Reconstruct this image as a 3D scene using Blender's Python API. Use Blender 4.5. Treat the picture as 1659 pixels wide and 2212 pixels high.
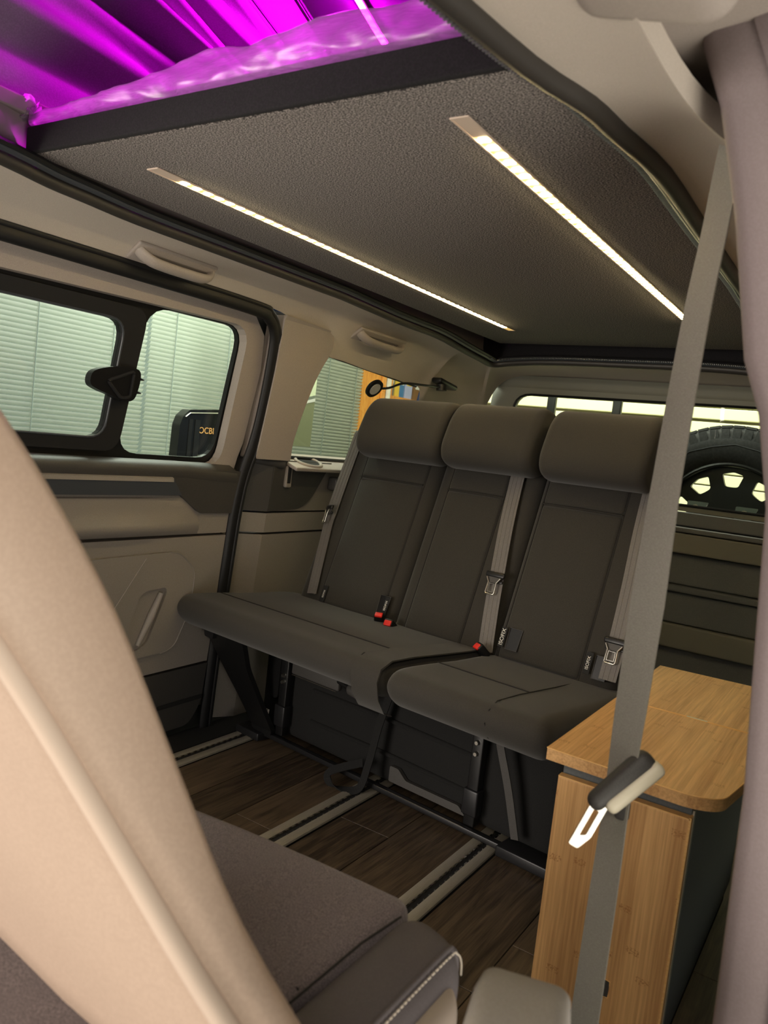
import bpy, bmesh, math, random
from mathutils import Vector, Matrix, noise
from mathutils.geometry import tessellate_polygon
random.seed(7)
for o in list(bpy.data.objects): bpy.data.objects.remove(o, do_unlink=True)
SC = bpy.context.scene
COL = SC.collection

# ------------------------------------------------------------------ camera, world, lights, exposure
cd = bpy.data.cameras.new('camera'); cam = bpy.data.objects.new('camera', cd); COL.objects.link(cam)
RW = ((0.83199479, 0.54335103, 0.11204609), (0.14146476, -0.01249192, -0.98986447), (-0.53644421, 0.83941266, -0.08725824))
r_, d_, f_ = Vector(RW[0]), Vector(RW[1]), Vector(RW[2])
m = Matrix((( r_.x, -d_.x, -f_.x, 0), (r_.y, -d_.y, -f_.y, 0), (r_.z, -d_.z, -f_.z, 1.0), (0, 0, 0, 1)))
cam.matrix_world = m
cd.sensor_fit = 'VERTICAL'; cd.sensor_height = 36.0; cd.lens = 36.0*1685.34/2212
cd.clip_start = 0.02; cd.clip_end = 60
cd.dof.use_dof = True; cd.dof.focus_distance = 2.1; cd.dof.aperture_fstop = 6.6
SC.camera = cam
SC.view_settings.view_transform = 'Standard'
try: SC.view_settings.look = 'None'
except Exception: pass
SC.view_settings.gamma = 1.0; SC.view_settings.use_curve_mapping = False
SC.view_settings.exposure = 0.42
w = bpy.data.worlds.new('world'); SC.world = w; w.use_nodes = True
bg = w.node_tree.nodes['Background']; bg.inputs[0].default_value = (0.86, 0.90, 0.80, 1); bg.inputs[1].default_value = 0.28

def area(name, loc, target, sx, sy, power, col):
    l = bpy.data.lights.new(name, 'AREA'); l.shape = 'RECTANGLE'; l.size = sx; l.size_y = sy; l.energy = power; l.color = col
    o = bpy.data.objects.new(name, l); COL.objects.link(o); o.location = loc
    o.rotation_euler = (Vector(target)-Vector(loc)).to_track_quat('-Z', 'Y').to_euler()
    return o
# workshop ceiling luminaires beside and behind the van (lamps of the place)
area('workshop_light_side', (-2.45, 2.6, 2.75), (-3.0, 2.7, 0.9), 0.3, 4.4, 200, (0.93, 1.0, 0.86))
area('workshop_light_rear', (-1.0, 4.35, 2.75), (-1.0, 5.0, 1.0), 2.6, 0.3, 58, (1.0, 1.0, 0.80))
area('front_right_fill', (0.5, -1.4, 1.9), (-0.2, 1.0, 0.5), 1.0, 0.5, 14, (1.0, 0.86, 0.70))  # added fill reaching into the gap beside the cabinet
# added fill, low at the front left, brightening the right headlining
area('front_left_fill', (-2.0, -1.7, 0.75), (-0.25, 0.95, 1.25), 1.6, 1.4, 74, (1.0, 0.90, 0.79))
# daylight low through the open driver's door, where the picture flares
area('workshop_door_daylight', (1.25, 0.2, 0.0), (-0.3, 0.95, 1.1), 1.1, 1.0, 27, (1.0, 0.92, 0.80))

# ------------------------------------------------------------------ helpers
def W(o):
    M = Matrix.Identity(4)
    while o is not None:
        M = o.matrix_basis @ M; o = o.parent
    return M
def tag(o, label=None, cat=None, group=None, kind=None):
    if label: o['label'] = label
    if cat: o['category'] = cat
    if group: o['group'] = group
    if kind: o['kind'] = kind
    return o
def empty(name, loc, label=None, cat=None, rz=0.0, group=None, kind=None):
    o = bpy.data.objects.new(name, None); COL.objects.link(o); o.empty_display_size = .05
    o.location = loc; o.rotation_euler = (0, 0, rz)
    return tag(o, label, cat, group, kind)
def mk(name, V, F, mat, parent=None, local=False, smooth=None):
    """V in world coordinates, or in the parent's frame when local. Origin goes to the piece's own base centre."""
    V = [Vector(v) for v in V]
    if parent is not None and not local:
        Mi = W(parent).inverted(); V = [Mi @ v for v in V]
    lo = Vector([min(v[i] for v in V) for i in range(3)]); hi = Vector([max(v[i] for v in V) for i in range(3)])
    c = Vector(((lo.x+hi.x)/2, (lo.y+hi.y)/2, lo.z))
    me = bpy.data.meshes.new(name); me.from_pydata([v-c for v in V], [], F); me.validate(); me.update()
    bm = bmesh.new(); bm.from_mesh(me); bmesh.ops.recalc_face_normals(bm, faces=bm.faces); bm.to_mesh(me); bm.free()
    o = bpy.data.objects.new(name, me); COL.objects.link(o); o.location = c
    if parent is not None: o.parent = parent
    if mat is not None: me.materials.append(mat)
    if smooth is not None:
        me.polygons.foreach_set('use_smooth', [True]*len(me.polygons))
        if smooth < 179:
            try: me.set_sharp_from_angle(angle=math.radians(smooth))
            except Exception: pass
    return o
class G:
    """collects geometry for one mesh"""
    def __init__(s): s.V = []; s.F = []
    def add(s, V, F):
        b = len(s.V); s.V += [Vector(v) for v in V]; s.F += [tuple(i+b for i in f) for f in F]; return s
    def mk(s, *a, **k): return mk(a[0], s.V, s.F, *a[1:], **k)
def boxg(c, s, M=None):
    x, y, z = [q/2 for q in s]; c = Vector(c)
    V = [Vector(p) for p in ((-x,-y,-z),(x,-y,-z),(x,y,-z),(-x,y,-z),(-x,-y,z),(x,-y,z),(x,y,z),(-x,y,z))]
    if M is not None: V = [M @ v for v in V]
    return [v+c for v in V], [(0,3,2,1),(4,5,6,7),(0,1,5,4),(1,2,6,5),(2,3,7,6),(3,0,4,7)]
def rboxg(c, s, r, n=3, M=None, fn=None, sub=1):
    """box with rounded edges; fn deforms in box coordinates (-1..1 normalised passed too)"""
    hx = [q/2 for q in s]; r = min(r, *[h*.999 for h in hx])
    ts = []
    for h in hx:
        t = [-h + r*(1-math.cos(math.pi/2*i/n)) for i in range(n)]
        mid = [(-h+r) + (2*h-2*r)*i/sub for i in range(sub+1)]
        t2 = [-q for q in reversed(t)]
        ts.append(t+mid+t2)
    V = []; F = []; idx = {}
    def vert(a, b, cc):
        p = Vector((a, b, cc)); k = (round(a, 7), round(b, 7), round(cc, 7))
        if k in idx: return idx[k]
        core = Vector([max(-hx[i]+r, min(hx[i]-r, p[i])) for i in range(3)])
        d = p-core
        # push onto sphere
        if d.length > 1e-9:
            q = [0, 0, 0]
            for i in range(3): q[i] = d[i]
            # cube-to-sphere by angle: use max component depth
            mx = max(abs(x) for x in q)
            dd = Vector(q).normalized()*mx if sum(abs(x) > 1e-9 for x in q) > 1 else d
            p = core+dd
        if fn: p = fn(p)
        if M is not None: p = M @ p
        idx[k] = len(V); V.append(p+Vector(c)); return idx[k]
    for ax in range(3):
        u, v = [i for i in range(3) if i != ax]
        for sgn in (-1, 1):
            for i in range(len(ts[u])-1):
                for j in range(len(ts[v])-1):
                    q = []
                    for (a, b) in ((i, j), (i+1, j), (i+1, j+1), (i, j+1)):
                        p = [0, 0, 0]; p[ax] = sgn*hx[ax]; p[u] = ts[u][a]; p[v] = ts[v][b]
                        q.append(vert(*p))
                    if len(set(q)) >= 3:
                        q2 = []
                        for x in q:
                            if x not in q2: q2.append(x)
                        F.append(tuple(q2))
    return V, F
def tubeg(P, r, n=10, closed=False, up=(0, 0, 1), r2=None, cap=True, tw=None):
    """sweep of an ellipse (r along side, r2 along up-ish) along points"""
    P = [Vector(p) for p in P]; N = len(P); V = []; F = []; up = Vector(up)
    for i, p in enumerate(P):
        a = P[(i-1) % N] if (closed or i > 0) else P[i]; b = P[(i+1) % N] if (closed or i < N-1) else P[i]
        t = (b-a).normalized(); s = t.cross(up)
        if s.length < 1e-4: s = t.cross(Vector((1, 0, 0)))
        s.normalize(); u = s.cross(t).normalized()
        ri = r[i] if isinstance(r, (list, tuple)) else r
        rj = (r2[i] if isinstance(r2, (list, tuple)) else r2) if r2 is not None else ri
        for k in range(n):
            A = 2*math.pi*k/n; V.append(p+s*(ri*math.cos(A))+u*(rj*math.sin(A)))
    for i in range(N if closed else N-1):
        for k in range(n):
            j = (i+1) % N; F.append((i*n+k, i*n+(k+1) % n, j*n+(k+1) % n, j*n+k))
    if not closed and cap: F.append(tuple(range(n))[::-1]); F.append(tuple((N-1)*n+k for k in range(n)))
    return V, F
def gridg(rows, closed_u=False, closed_v=False):
    nr = len(rows); nc = len(rows[0]); V = [Vector(p) for r in rows for p in r]; F = []
    for i in range(nr if closed_v else nr-1):
        for j in range(nc if closed_u else nc-1):
            i2 = (i+1) % nr; j2 = (j+1) % nc
            F.append((i*nc+j, i*nc+j2, i2*nc+j2, i2*nc+j))
    return V, F
def thickg(rows, th):
    """grid surface given thickness th (vector function per point or constant vector)"""
    back = [[Vector(p)+(th(Vector(p)) if callable(th) else Vector(th)) for p in r] for r in rows]
    nr = len(rows); nc = len(rows[0])
    V, F = gridg(rows); b = len(V); V2, F2 = gridg(back); V += V2; F += [tuple(i+b for i in reversed(f)) for f in F2]
    for j in range(nc-1):
        F.append((j, b+j, b+j+1, j+1)); k = (nr-1)*nc; F.append((k+j, k+j+1, b+k+j+1, b+k+j))
    for i in range(nr-1):
        F.append((i*nc, (i+1)*nc, b+(i+1)*nc, b+i*nc)); k = nc-1; F.append((i*nc+k, b+i*nc+k, b+(i+1)*nc+k, (i+1)*nc+k))
    return V, F
def rnd(poly, rads, n=5):
    """round the corners of a 2D polygon"""
    out = []; N = len(poly)
    for i, p in enumerate(poly):
        r = rads[i] if isinstance(rads, (list, tuple)) else rads
        p = Vector(p); a = Vector(poly[i-1]); b = Vector(poly[(i+1) % N])
        if r <= 0: out.append(tuple(p)); continue
        r1 = min(r, (a-p).length*.48, (b-p).length*.48)
        A = p+(a-p).normalized()*r1; B = p+(b-p).normalized()*r1
        for k in range(n+1):
            t = k/n; out.append(tuple(A*(1-t)**2+p*2*t*(1-t)+B*t*t))
    return out
def plateg(outer, holes, fm, th, cuts=()):
    """flat polygon with holes in (a,b), thickness th along c; fm(a,b,c)->world"""
    loops = [outer]+list(holes)
    tri = tessellate_polygon([[Vector((p[0], p[1], 0)) for p in L] for L in loops])
    pts = [p for L in loops for p in L]
    bm = bmesh.new(); vs = [bm.verts.new((p[0], p[1], 0)) for p in pts]
    for t in tri:
        try: bm.faces.new([vs[i] for i in t])
        except ValueError: pass
    for b in cuts:
        bmesh.ops.bisect_plane(bm, geom=bm.verts[:]+bm.edges[:]+bm.faces[:], plane_co=(0, b, 0), plane_no=(0, 1, 0))
    bmesh.ops.recalc_face_normals(bm, faces=bm.faces)
    r = bmesh.ops.extrude_face_region(bm, geom=bm.faces[:])
    top = [g for g in r['geom'] if isinstance(g, bmesh.types.BMVert)]
    for v in top: v.co.z = th
    bm.verts.index_update(); bm.verts.ensure_lookup_table()
    V = [Vector(fm(v.co.x, v.co.y, v.co.z)) for v in bm.verts]; F = [tuple(v.index for v in f.verts) for f in bm.faces]
    bm.free(); return V, F
def ribbong(P, width, th, side):
    """flat strap: P centre points, side unit vector(s) across, th thickness"""
    V = []; F = []; N = len(P); P = [Vector(p) for p in P]
    for i, p in enumerate(P):
        t = (P[min(i+1, N-1)]-P[max(i-1, 0)]).normalized(); s = Vector(side[i] if isinstance(side, list) else side).normalized()
        nn = t.cross(s).normalized(); s = nn.cross(t).normalized()
        ww = width[i] if isinstance(width, list) else width
        for (a, b) in ((-1, -1), (1, -1), (1, 1), (-1, 1)): V.append(p+s*(a*ww/2)+nn*(b*th/2))
    for i in range(N-1):
        for k in range(4): F.append((i*4+k, i*4+(k+1) % 4, (i+1)*4+(k+1) % 4, (i+1)*4+k))
    F.append((0, 1, 2, 3)); b = (N-1)*4; F.append((b, b+3, b+2, b+1)); return V, F
def smooth_path(P, n=6, closed=False):
    P = [Vector(p) for p in P]; N = len(P); out = []
    for i in range(N if closed else N-1):
        p0 = P[(i-1) % N] if (closed or i > 0) else P[0]; p1 = P[i]; p2 = P[(i+1) % N]; p3 = P[(i+2) % N] if (closed or i < N-2) else P[-1]
        for k in range(n):
            t = k/n; out.append(.5*((2*p1)+(p2-p0)*t+(2*p0-5*p1+4*p2-p3)*t*t+(3*p1-p0-3*p2+p3)*t**3))
    if not closed: out.append(P[-1])
    return out
def lerp(x, xs, ys):
    if x <= xs[0]: return ys[0]
    for i in range(len(xs)-1):
        if x <= xs[i+1]: return ys[i]+(ys[i+1]-ys[i])*(x-xs[i])/(xs[i+1]-xs[i])
    return ys[-1]
def textg(s, size, M):
    cu = bpy.data.curves.new('t', 'FONT'); cu.body = s; cu.size = size; cu.extrude = .0004; cu.align_x = 'CENTER'; cu.align_y = 'CENTER'
    o = bpy.data.objects.new('t', cu); COL.objects.link(o); bpy.context.view_layer.update()
    me = bpy.data.meshes.new_from_object(o.evaluated_get(bpy.context.evaluated_depsgraph_get()))
    V = [M @ v.co for v in me.vertices]; F = [tuple(p.vertices) for p in me.polygons]
    bpy.data.objects.remove(o); bpy.data.meshes.remove(me); bpy.data.curves.remove(cu); return V, F
def frame(o, x, y, z):
    return Matrix(((x[0], y[0], z[0], o[0]), (x[1], y[1], z[1], o[1]), (x[2], y[2], z[2], o[2]), (0, 0, 0, 1)))
def copy_piece(src, parent, loc=None):
    c = src.copy(); COL.objects.link(c); c.parent = parent
    if loc is not None: c.location = loc
    return c

# ------------------------------------------------------------------ materials
def lin(c):
    return tuple((v/12.92 if v <= .04045 else ((v+.055)/1.055)**2.4) for v in [q/255 for q in c])
def mat(name, rgb, rough=.6, metal=0.0, grain=None, bump=0.0, spec=.5, coords='Object', stretch=(1, 1, 1), emis=None, sheen=0.0, alpha=None, trans=0.0):
    """rgb: sRGB 0-255; grain: (scale, second rgb)"""
    M = bpy.data.materials.new(name); M.use_nodes = True; nt = M.node_tree; b = nt.nodes['Principled BSDF']
    b.inputs['Base Color'].default_value = (*lin(rgb), 1); b.inputs['Roughness'].default_value = rough; b.inputs['Metallic'].default_value = metal
    b.inputs['Specular IOR Level'].default_value = spec
    if sheen: b.inputs['Sheen Weight'].default_value = sheen
    if trans: b.inputs['Transmission Weight'].default_value = trans
    if emis: b.inputs['Emission Color'].default_value = (*lin(emis[0]), 1); b.inputs['Emission Strength'].default_value = emis[1]
    if grain:
        tc = nt.nodes.new('ShaderNodeTexCoord'); mp = nt.nodes.new('ShaderNodeMapping'); nz = nt.nodes.new('ShaderNodeTexNoise'); cr = nt.nodes.new('ShaderNodeValToRGB')
        mp.inputs['Scale'].default_value = stretch; nz.inputs['Scale'].default_value = grain[0]; nz.inputs['Detail'].default_value = 3
        nt.links.new(tc.outputs[coords], mp.inputs[0]); nt.links.new(mp.outputs[0], nz.inputs['Vector']); nt.links.new(nz.outputs['Fac'], cr.inputs[0])
        cr.color_ramp.elements[0].position = .42; cr.color_ramp.elements[1].position = .62
        cr.color_ramp.elements[0].color = (*lin(rgb), 1); cr.color_ramp.elements[1].color = (*lin(grain[1]), 1)
        nt.links.new(cr.outputs[0], b.inputs['Base Color'])
        if bump:
            bp = nt.nodes.new('ShaderNodeBump'); bp.inputs['Strength'].default_value = bump; bp.inputs['Distance'].default_value = .002
            nt.links.new(nz.outputs['Fac'], bp.inputs['Height']); nt.links.new(bp.outputs[0], b.inputs['Normal'])
    return M
def glassmat(name, tint, refl=.08):
    M = bpy.data.materials.new(name); M.use_nodes = True; nt = M.node_tree; nt.nodes.remove(nt.nodes['Principled BSDF'])
    out = nt.nodes['Material Output']; t = nt.nodes.new('ShaderNodeBsdfTransparent'); g = nt.nodes.new('ShaderNodeBsdfGlossy'); mx = nt.nodes.new('ShaderNodeMixShader')
    lw = nt.nodes.new('ShaderNodeLayerWeight'); pw = nt.nodes.new('ShaderNodeMath'); pw.operation = 'POWER'; pw.inputs[1].default_value = 5; nt.links.new(lw.outputs['Facing'], pw.inputs[0])
    fr = nt.nodes.new('ShaderNodeMath'); fr.operation = 'MULTIPLY_ADD'; fr.inputs[1].default_value = .8; fr.inputs[2].default_value = .03; nt.links.new(pw.outputs[0], fr.inputs[0])
    t.inputs[0].default_value = (*tint, 1); g.inputs['Roughness'].default_value = .02
    nt.links.new(fr.outputs[0], mx.inputs[0]); nt.links.new(t.outputs[0], mx.inputs[1]); nt.links.new(g.outputs[0], mx.inputs[2]); nt.links.new(mx.outputs[0], out.inputs[0])
    return M
def bamboo(name, axis):
    """laminated bamboo: narrow strips across, fine grain along axis"""
    M = bpy.data.materials.new(name); M.use_nodes = True; nt = M.node_tree; b = nt.nodes['Principled BSDF']; N = nt.nodes.new; L = nt.links.new
    tc = N('ShaderNodeTexCoord'); sep = N('ShaderNodeSeparateXYZ'); L(tc.outputs['Object'], sep.inputs[0])
    dv = N('ShaderNodeMath'); dv.operation = 'DIVIDE'; dv.inputs[1].default_value = .021; L(sep.outputs['X'], dv.inputs[0])
    fl = N('ShaderNodeMath'); fl.operation = 'FLOOR'; L(dv.outputs[0], fl.inputs[0])
    wn = N('ShaderNodeTexWhiteNoise'); wn.noise_dimensions = '1D'; L(fl.outputs[0], wn.inputs['W'])
    mp = N('ShaderNodeMapping'); s = [260, 260, 260]; s[axis] = 7; mp.inputs['Scale'].default_value = s; L(tc.outputs['Object'], mp.inputs[0])
    nz = N('ShaderNodeTexNoise'); nz.inputs['Scale'].default_value = 1.0; nz.inputs['Detail'].default_value = 4; L(mp.outputs[0], nz.inputs['Vector'])
    # nodes of the cane: short dark patches at a different height in every strip
    off = N('ShaderNodeMath'); off.operation = 'MULTIPLY'; off.inputs[1].default_value = 3.7; L(wn.outputs['Value'], off.inputs[0])
    al = N('ShaderNodeMath'); al.operation = 'ADD'; L(sep.outputs['XYZ'[axis]], al.inputs[0]); L(off.outputs[0], al.inputs[1])
    pp = N('ShaderNodeMath'); pp.operation = 'PINGPONG'; pp.inputs[1].default_value = .19; L(al.outputs[0], pp.inputs[0])
    kn = N('ShaderNodeMath'); kn.operation = 'LESS_THAN'; kn.inputs[1].default_value = .006; L(pp.outputs[0], kn.inputs[0])
    k2 = N('ShaderNodeTexNoise'); k2.inputs['Scale'].default_value = 420; L(tc.outputs['Object'], k2.inputs['Vector'])
    km = N('ShaderNodeMath'); km.operation = 'MULTIPLY'; kr = N('ShaderNodeMapRange'); kr.inputs[1].default_value = .48; kr.inputs[2].default_value = .62; kr.inputs[4].default_value = .5; L(k2.outputs['Fac'], kr.inputs[0]); L(kn.outputs[0], km.inputs[0]); L(kr.outputs[0], km.inputs[1])
    a1 = N('ShaderNodeMath'); a1.operation = 'MULTIPLY_ADD'; a1.inputs[1].default_value = .24; L(wn.outputs['Value'], a1.inputs[0])
    a0 = N('ShaderNodeMath'); a0.operation = 'MULTIPLY_ADD'; a0.inputs[1].default_value = 1.1; a0.inputs[2].default_value = -.16; L(nz.outputs['Fac'], a0.inputs[0]); L(a0.outputs[0], a1.inputs[2])
    sb = N('ShaderNodeMath'); sb.operation = 'SUBTRACT'; L(a1.outputs[0], sb.inputs[0]); L(km.outputs[0], sb.inputs[1])
    cr = N('ShaderNodeValToRGB'); e = cr.color_ramp.elements; e[0].position = .05; e[0].color = (*lin((182, 130, 78)), 1); e[1].position = .85; e[1].color = (*lin((240, 194, 132)), 1)
    L(sb.outputs[0], cr.inputs[0]); L(cr.outputs[0], b.inputs['Base Color']); b.inputs['Roughness'].default_value = .42
    return M
def plankmat():
    M = bpy.data.materials.new('oak_vinyl'); M.use_nodes = True; nt = M.node_tree; b = nt.nodes['Principled BSDF']; N = nt.nodes.new; L = nt.links.new
    tc = N('ShaderNodeTexCoord'); oi = N('ShaderNodeObjectInfo'); ad = N('ShaderNodeVectorMath'); ad.operation = 'MULTIPLY_ADD'
    ad.inputs[1].default_value = (1, 1, 1); L(tc.outputs['Object'], ad.inputs[0])
    sc = N('ShaderNodeVectorMath'); sc.operation = 'SCALE'; sc.inputs[0].default_value = (9, 5, 3); L(oi.outputs['Random'], sc.inputs['Scale']); L(sc.outputs[0], ad.inputs[2])
    mp = N('ShaderNodeMapping'); mp.inputs['Scale'].default_value = (38, 3.2, 8); L(ad.outputs[0], mp.inputs[0])
    nz = N('ShaderNodeTexNoise'); nz.inputs['Scale'].default_value = 1; nz.inputs['Detail'].default_value = 5; nz.inputs['Distortion'].default_value = 1.6; L(mp.outputs[0], nz.inputs['Vector'])
    mp2 = N('ShaderNodeMapping'); mp2.inputs['Scale'].default_value = (260, 9, 8); L(ad.outputs[0], mp2.inputs[0])
    n2 = N('ShaderNodeTexNoise'); n2.inputs['Scale'].default_value = 1; n2.inputs['Detail'].default_value = 3; L(mp2.outputs[0], n2.inputs['Vector'])
    mx = N('ShaderNodeMath'); mx.operation = 'MULTIPLY_ADD'; mx.inputs[1].default_value = .45; L(n2.outputs['Fac'], mx.inputs[0])
    m2 = N('ShaderNodeMath'); m2.operation = 'MULTIPLY_ADD'; m2.inputs[1].default_value = .62; L(nz.outputs['Fac'], m2.inputs[0]); 
    m3 = N('ShaderNodeMath'); m3.operation = 'MULTIPLY_ADD'; m3.inputs[1].default_value = .26; m3.inputs[2].default_value = -.16; L(oi.outputs['Random'], m3.inputs[0]); L(m3.outputs[0], m2.inputs[2]); L(m2.outputs[0], mx.inputs[2])
    cr = N('ShaderNodeValToRGB'); e = cr.color_ramp.elements; e[0].position = .3; e[0].color = (*lin((58, 48, 38)), 1); e[1].position = .78; e[1].color = (*lin((122, 104, 82)), 1)
    L(mx.outputs[0], cr.inputs[0]); L(cr.outputs[0], b.inputs['Base Color']); b.inputs['Roughness'].default_value = .45
    return M
def filmmat():
    M = bpy.data.materials.new('plastic_film'); M.use_nodes = True; nt = M.node_tree; nt.nodes.remove(nt.nodes['Principled BSDF']); N = nt.nodes.new; L = nt.links.new
    out = nt.nodes['Material Output']; t = N('ShaderNodeBsdfTransparent'); d = N('ShaderNodeBsdfDiffuse'); tl = N('ShaderNodeBsdfTranslucent'); g = N('ShaderNodeBsdfGlossy')
    t.inputs[0].default_value = (.95, .95, .95, 1); d.inputs[0].default_value = (.2, .2, .2, 1); tl.inputs[0].default_value = (.85, .85, .85, 1); g.inputs['Roughness'].default_value = .38
    a = N('ShaderNodeMixShader'); a.inputs[0].default_value = .65; L(d.outputs[0], a.inputs[1]); L(tl.outputs[0], a.inputs[2])
    c = N('ShaderNodeMixShader'); c.inputs[0].default_value = .14; L(a.outputs[0], c.inputs[1]); L(g.outputs[0], c.inputs[2])
    nz = N('ShaderNodeTexNoise'); nz.inputs['Scale'].default_value = 22; nz.inputs['Detail'].default_value = 5; nz.inputs['Distortion'].default_value = 1.5
    mr = N('ShaderNodeMapRange'); mr.inputs[1].default_value = .35; mr.inputs[2].default_value = .7; mr.inputs[3].default_value = .55; mr.inputs[4].default_value = .88; L(nz.outputs['Fac'], mr.inputs[0])
    e = N('ShaderNodeMixShader'); L(mr.outputs[0], e.inputs[0]); L(t.outputs[0], e.inputs[1]); L(c.outputs[0], e.inputs[2]); L(e.outputs[0], out.inputs[0])
    return M
MT = dict(
 headliner=mat('headliner_cloth', (196, 186, 174), .9, grain=(700, (206, 196, 184)), bump=.12),
 beige=mat('grey_trim_plastic', (138, 131, 124), .62, grain=(500, (146, 139, 132)), bump=.08),
 beige2=mat('grey_pillar_plastic', (166, 156, 148), .6, grain=(500, (174, 164, 156)), bump=.06),
 darktrim=mat('charcoal_trim_plastic', (62, 60, 58), .55, grain=(600, (70, 68, 66)), bump=.1),
 strip=mat('slate_trim_strip', (66, 70, 76), .38),
 edging=mat('grey_edging_rubber', (56, 53, 50), .5),
 rubber=mat('black_rubber', (22, 22, 24), .5),
 black=mat('black_plastic', (20, 20, 21), .38),
 blackmat=mat('black_matt', (26, 26, 27), .85),
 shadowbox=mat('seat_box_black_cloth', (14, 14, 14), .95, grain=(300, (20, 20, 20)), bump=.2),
 felt=mat('grey_felt', (54, 51, 50), .95, grain=(340, (170, 162, 156)), bump=.5, stretch=(1, 1.6, 1)),
 feltdark=mat('black_felt', (20, 19, 21), .95, grain=(430, (30, 28, 31)), bump=.3),
 liproof=mat('roof_lip_grey', (116, 108, 104), .6),
 seat=mat('dark_seat_cloth', (41, 38, 33), .9, grain=(650, (48, 45, 39)), bump=.15, sheen=.15),
 seatc=mat('dark_seat_cloth_centre', (41, 39, 34), .92, grain=(520, (49, 46, 41)), bump=.22, sheen=.15),
 seam=mat('seam_thread_dark', (34, 32, 29), .9),
 belt=mat('grey_webbing', (98, 94, 90), .55, grain=(260, (108, 104, 100)), bump=.2, stretch=(1, 1, 4)),
 beltf=mat('front_webbing', (146, 143, 134), .5, grain=(400, (160, 157, 148)), bump=.3, stretch=(1, 1, 3)),
 red=mat('red_plastic', (226, 44, 36), .4),
 chrome=mat('chrome', (214, 210, 200), .28, 1.0),
 steel=mat('dark_steel', (40, 40, 42), .38, .4),
 steelb=mat('bright_steel_edge', (210, 204, 190), .25, 1.0),
 alu=mat('aluminium_rail', (166, 159, 143), .42, .25, grain=(40, (178, 171, 155)), stretch=(40, 1, 1)),
 white=mat('white_print', (226, 224, 216), .6),
 paper=mat('white_paper_label', (214, 208, 198), .7),
 bamT=bamboo('bamboo_top', 1), bamD=bamboo('bamboo_door', 2),
 bamE=mat('bamboo_edge', (236, 186, 116), .45, grain=(60, (244, 198, 130)), stretch=(1, 1, 6)),
 cab=mat('grey_laminate', (98, 104, 108), .5, grain=(300, (104, 110, 114))),
 plank=plankmat(), sub=mat('floor_underlay', (24, 22, 20), .9),
 fseat=mat('heather_seat_cloth', (84, 75, 77), .95, grain=(700, (124, 112, 114)), bump=.4, sheen=.2),
 fside=mat('grey_bolster_cloth', (80, 74, 76), .85, grain=(700, (87, 81, 83)), bump=.1),
 flight=mat('light_seat_vinyl', (150, 138, 128), .5),
 fback=mat('taupe_seat_shell', (180, 157, 140), .6, grain=(300, (186, 163, 146)), bump=.04),
 litface=mat('cream_lit_face', (228, 220, 196), .45),
 pipe=mat('pale_piping', (200, 180, 164), .55),
 arm=mat('armrest_cloth', (140, 134, 127), .85, grain=(500, (148, 142, 135)), bump=.1),
 bpil=mat('b_pillar_trim', (138, 125, 126), .62, grain=(400, (144, 131, 132)), bump=.05),
 thread=mat('pale_thread', (206, 196, 182), .7),
 canvas=mat('tent_canvas', (98, 92, 100), .85, grain=(300, (106, 100, 108)), bump=.1),
 roofd=mat('roof_lining_dark', (50, 46, 54), .85),
 foam=mat('mattress_cover', (70, 66, 72), .9, grain=(200, (84, 80, 86)), bump=.2), film=filmmat(),
 blind=mat('blind_slat_paint', (226, 232, 222), .45),
 cord=mat('blind_cord', (120, 132, 126), .7),
 wallw=mat('workshop_wall', (118, 126, 122), .85), wfloor=mat('workshop_floor', (120, 120, 116), .6, grain=(6, (132, 132, 128))),
 gdoor=mat('cream_garage_panel', (240, 238, 196), .5), gap=mat('panel_gap', (116, 112, 88), .8),
 wood=mat('orange_pine', (214, 138, 52), .5, grain=(10, (236, 166, 78)), stretch=(9, 9, 1)),
 tyre=mat('tyre_rubber', (34, 34, 35), .8, grain=(90, (44, 44, 45)), bump=.3), rim=mat('rim_dark_alloy', (48, 52, 56), .4, .6),
 bracket=mat('bracket_zinc', (132, 150, 156), .4, .6),
 glass=glassmat('clear_glass', (.95, .97, .95)), tint=glassmat('tinted_glass', (.70, .71, .67)), tgl=glassmat('tailgate_glass', (.96, .97, .93)),
 poster=mat('poster_paper', (226, 232, 196), .8), posterg=mat('poster_olive_print', (128, 130, 98), .8), grey=mat('grey_print', (120, 126, 112), .8),
 boxk=mat('black_gloss_box', (22, 22, 20), .18), orange=mat('orange_print', (206, 150, 84), .6),
 tgb=mat('tailgate_charcoal', (128, 130, 132), .8, grain=(300, (134, 136, 138))), tgl2=mat('tailgate_olive_band', (152, 150, 140), .8),
 frameg=mat('tailgate_frame_grey', (150, 150, 138), .6), body=mat('van_body_paint', (30, 52, 96), .3),
 ledw=mat('led_diffuser', (236, 214, 170), .5, emis=((255, 206, 110), .5)), leds=mat('led_diode', (255, 244, 214), .4, emis=((255, 230, 172), 66)),
 lhouse=mat('led_channel_aluminium', (226, 206, 188), .45, 0.0), purple=mat('violet_led', (255, 120, 255), .4, emis=((255, 6, 255), 1050)),
 lens=mat('lamp_lens_frosted', (190, 190, 188), .4), zip=mat('zip_teeth', (120, 124, 122), .35, .3),
 b1=mat('blue_carton', (64, 120, 176), .6), b2=mat('yellow_carton', (232, 196, 70), .6), b3=mat('grey_carton', (96, 100, 106), .6), b4=mat('lilac_carton', (176, 182, 224), .6), b5=mat('brown_carton', (130, 92, 50), .7),
)

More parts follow.
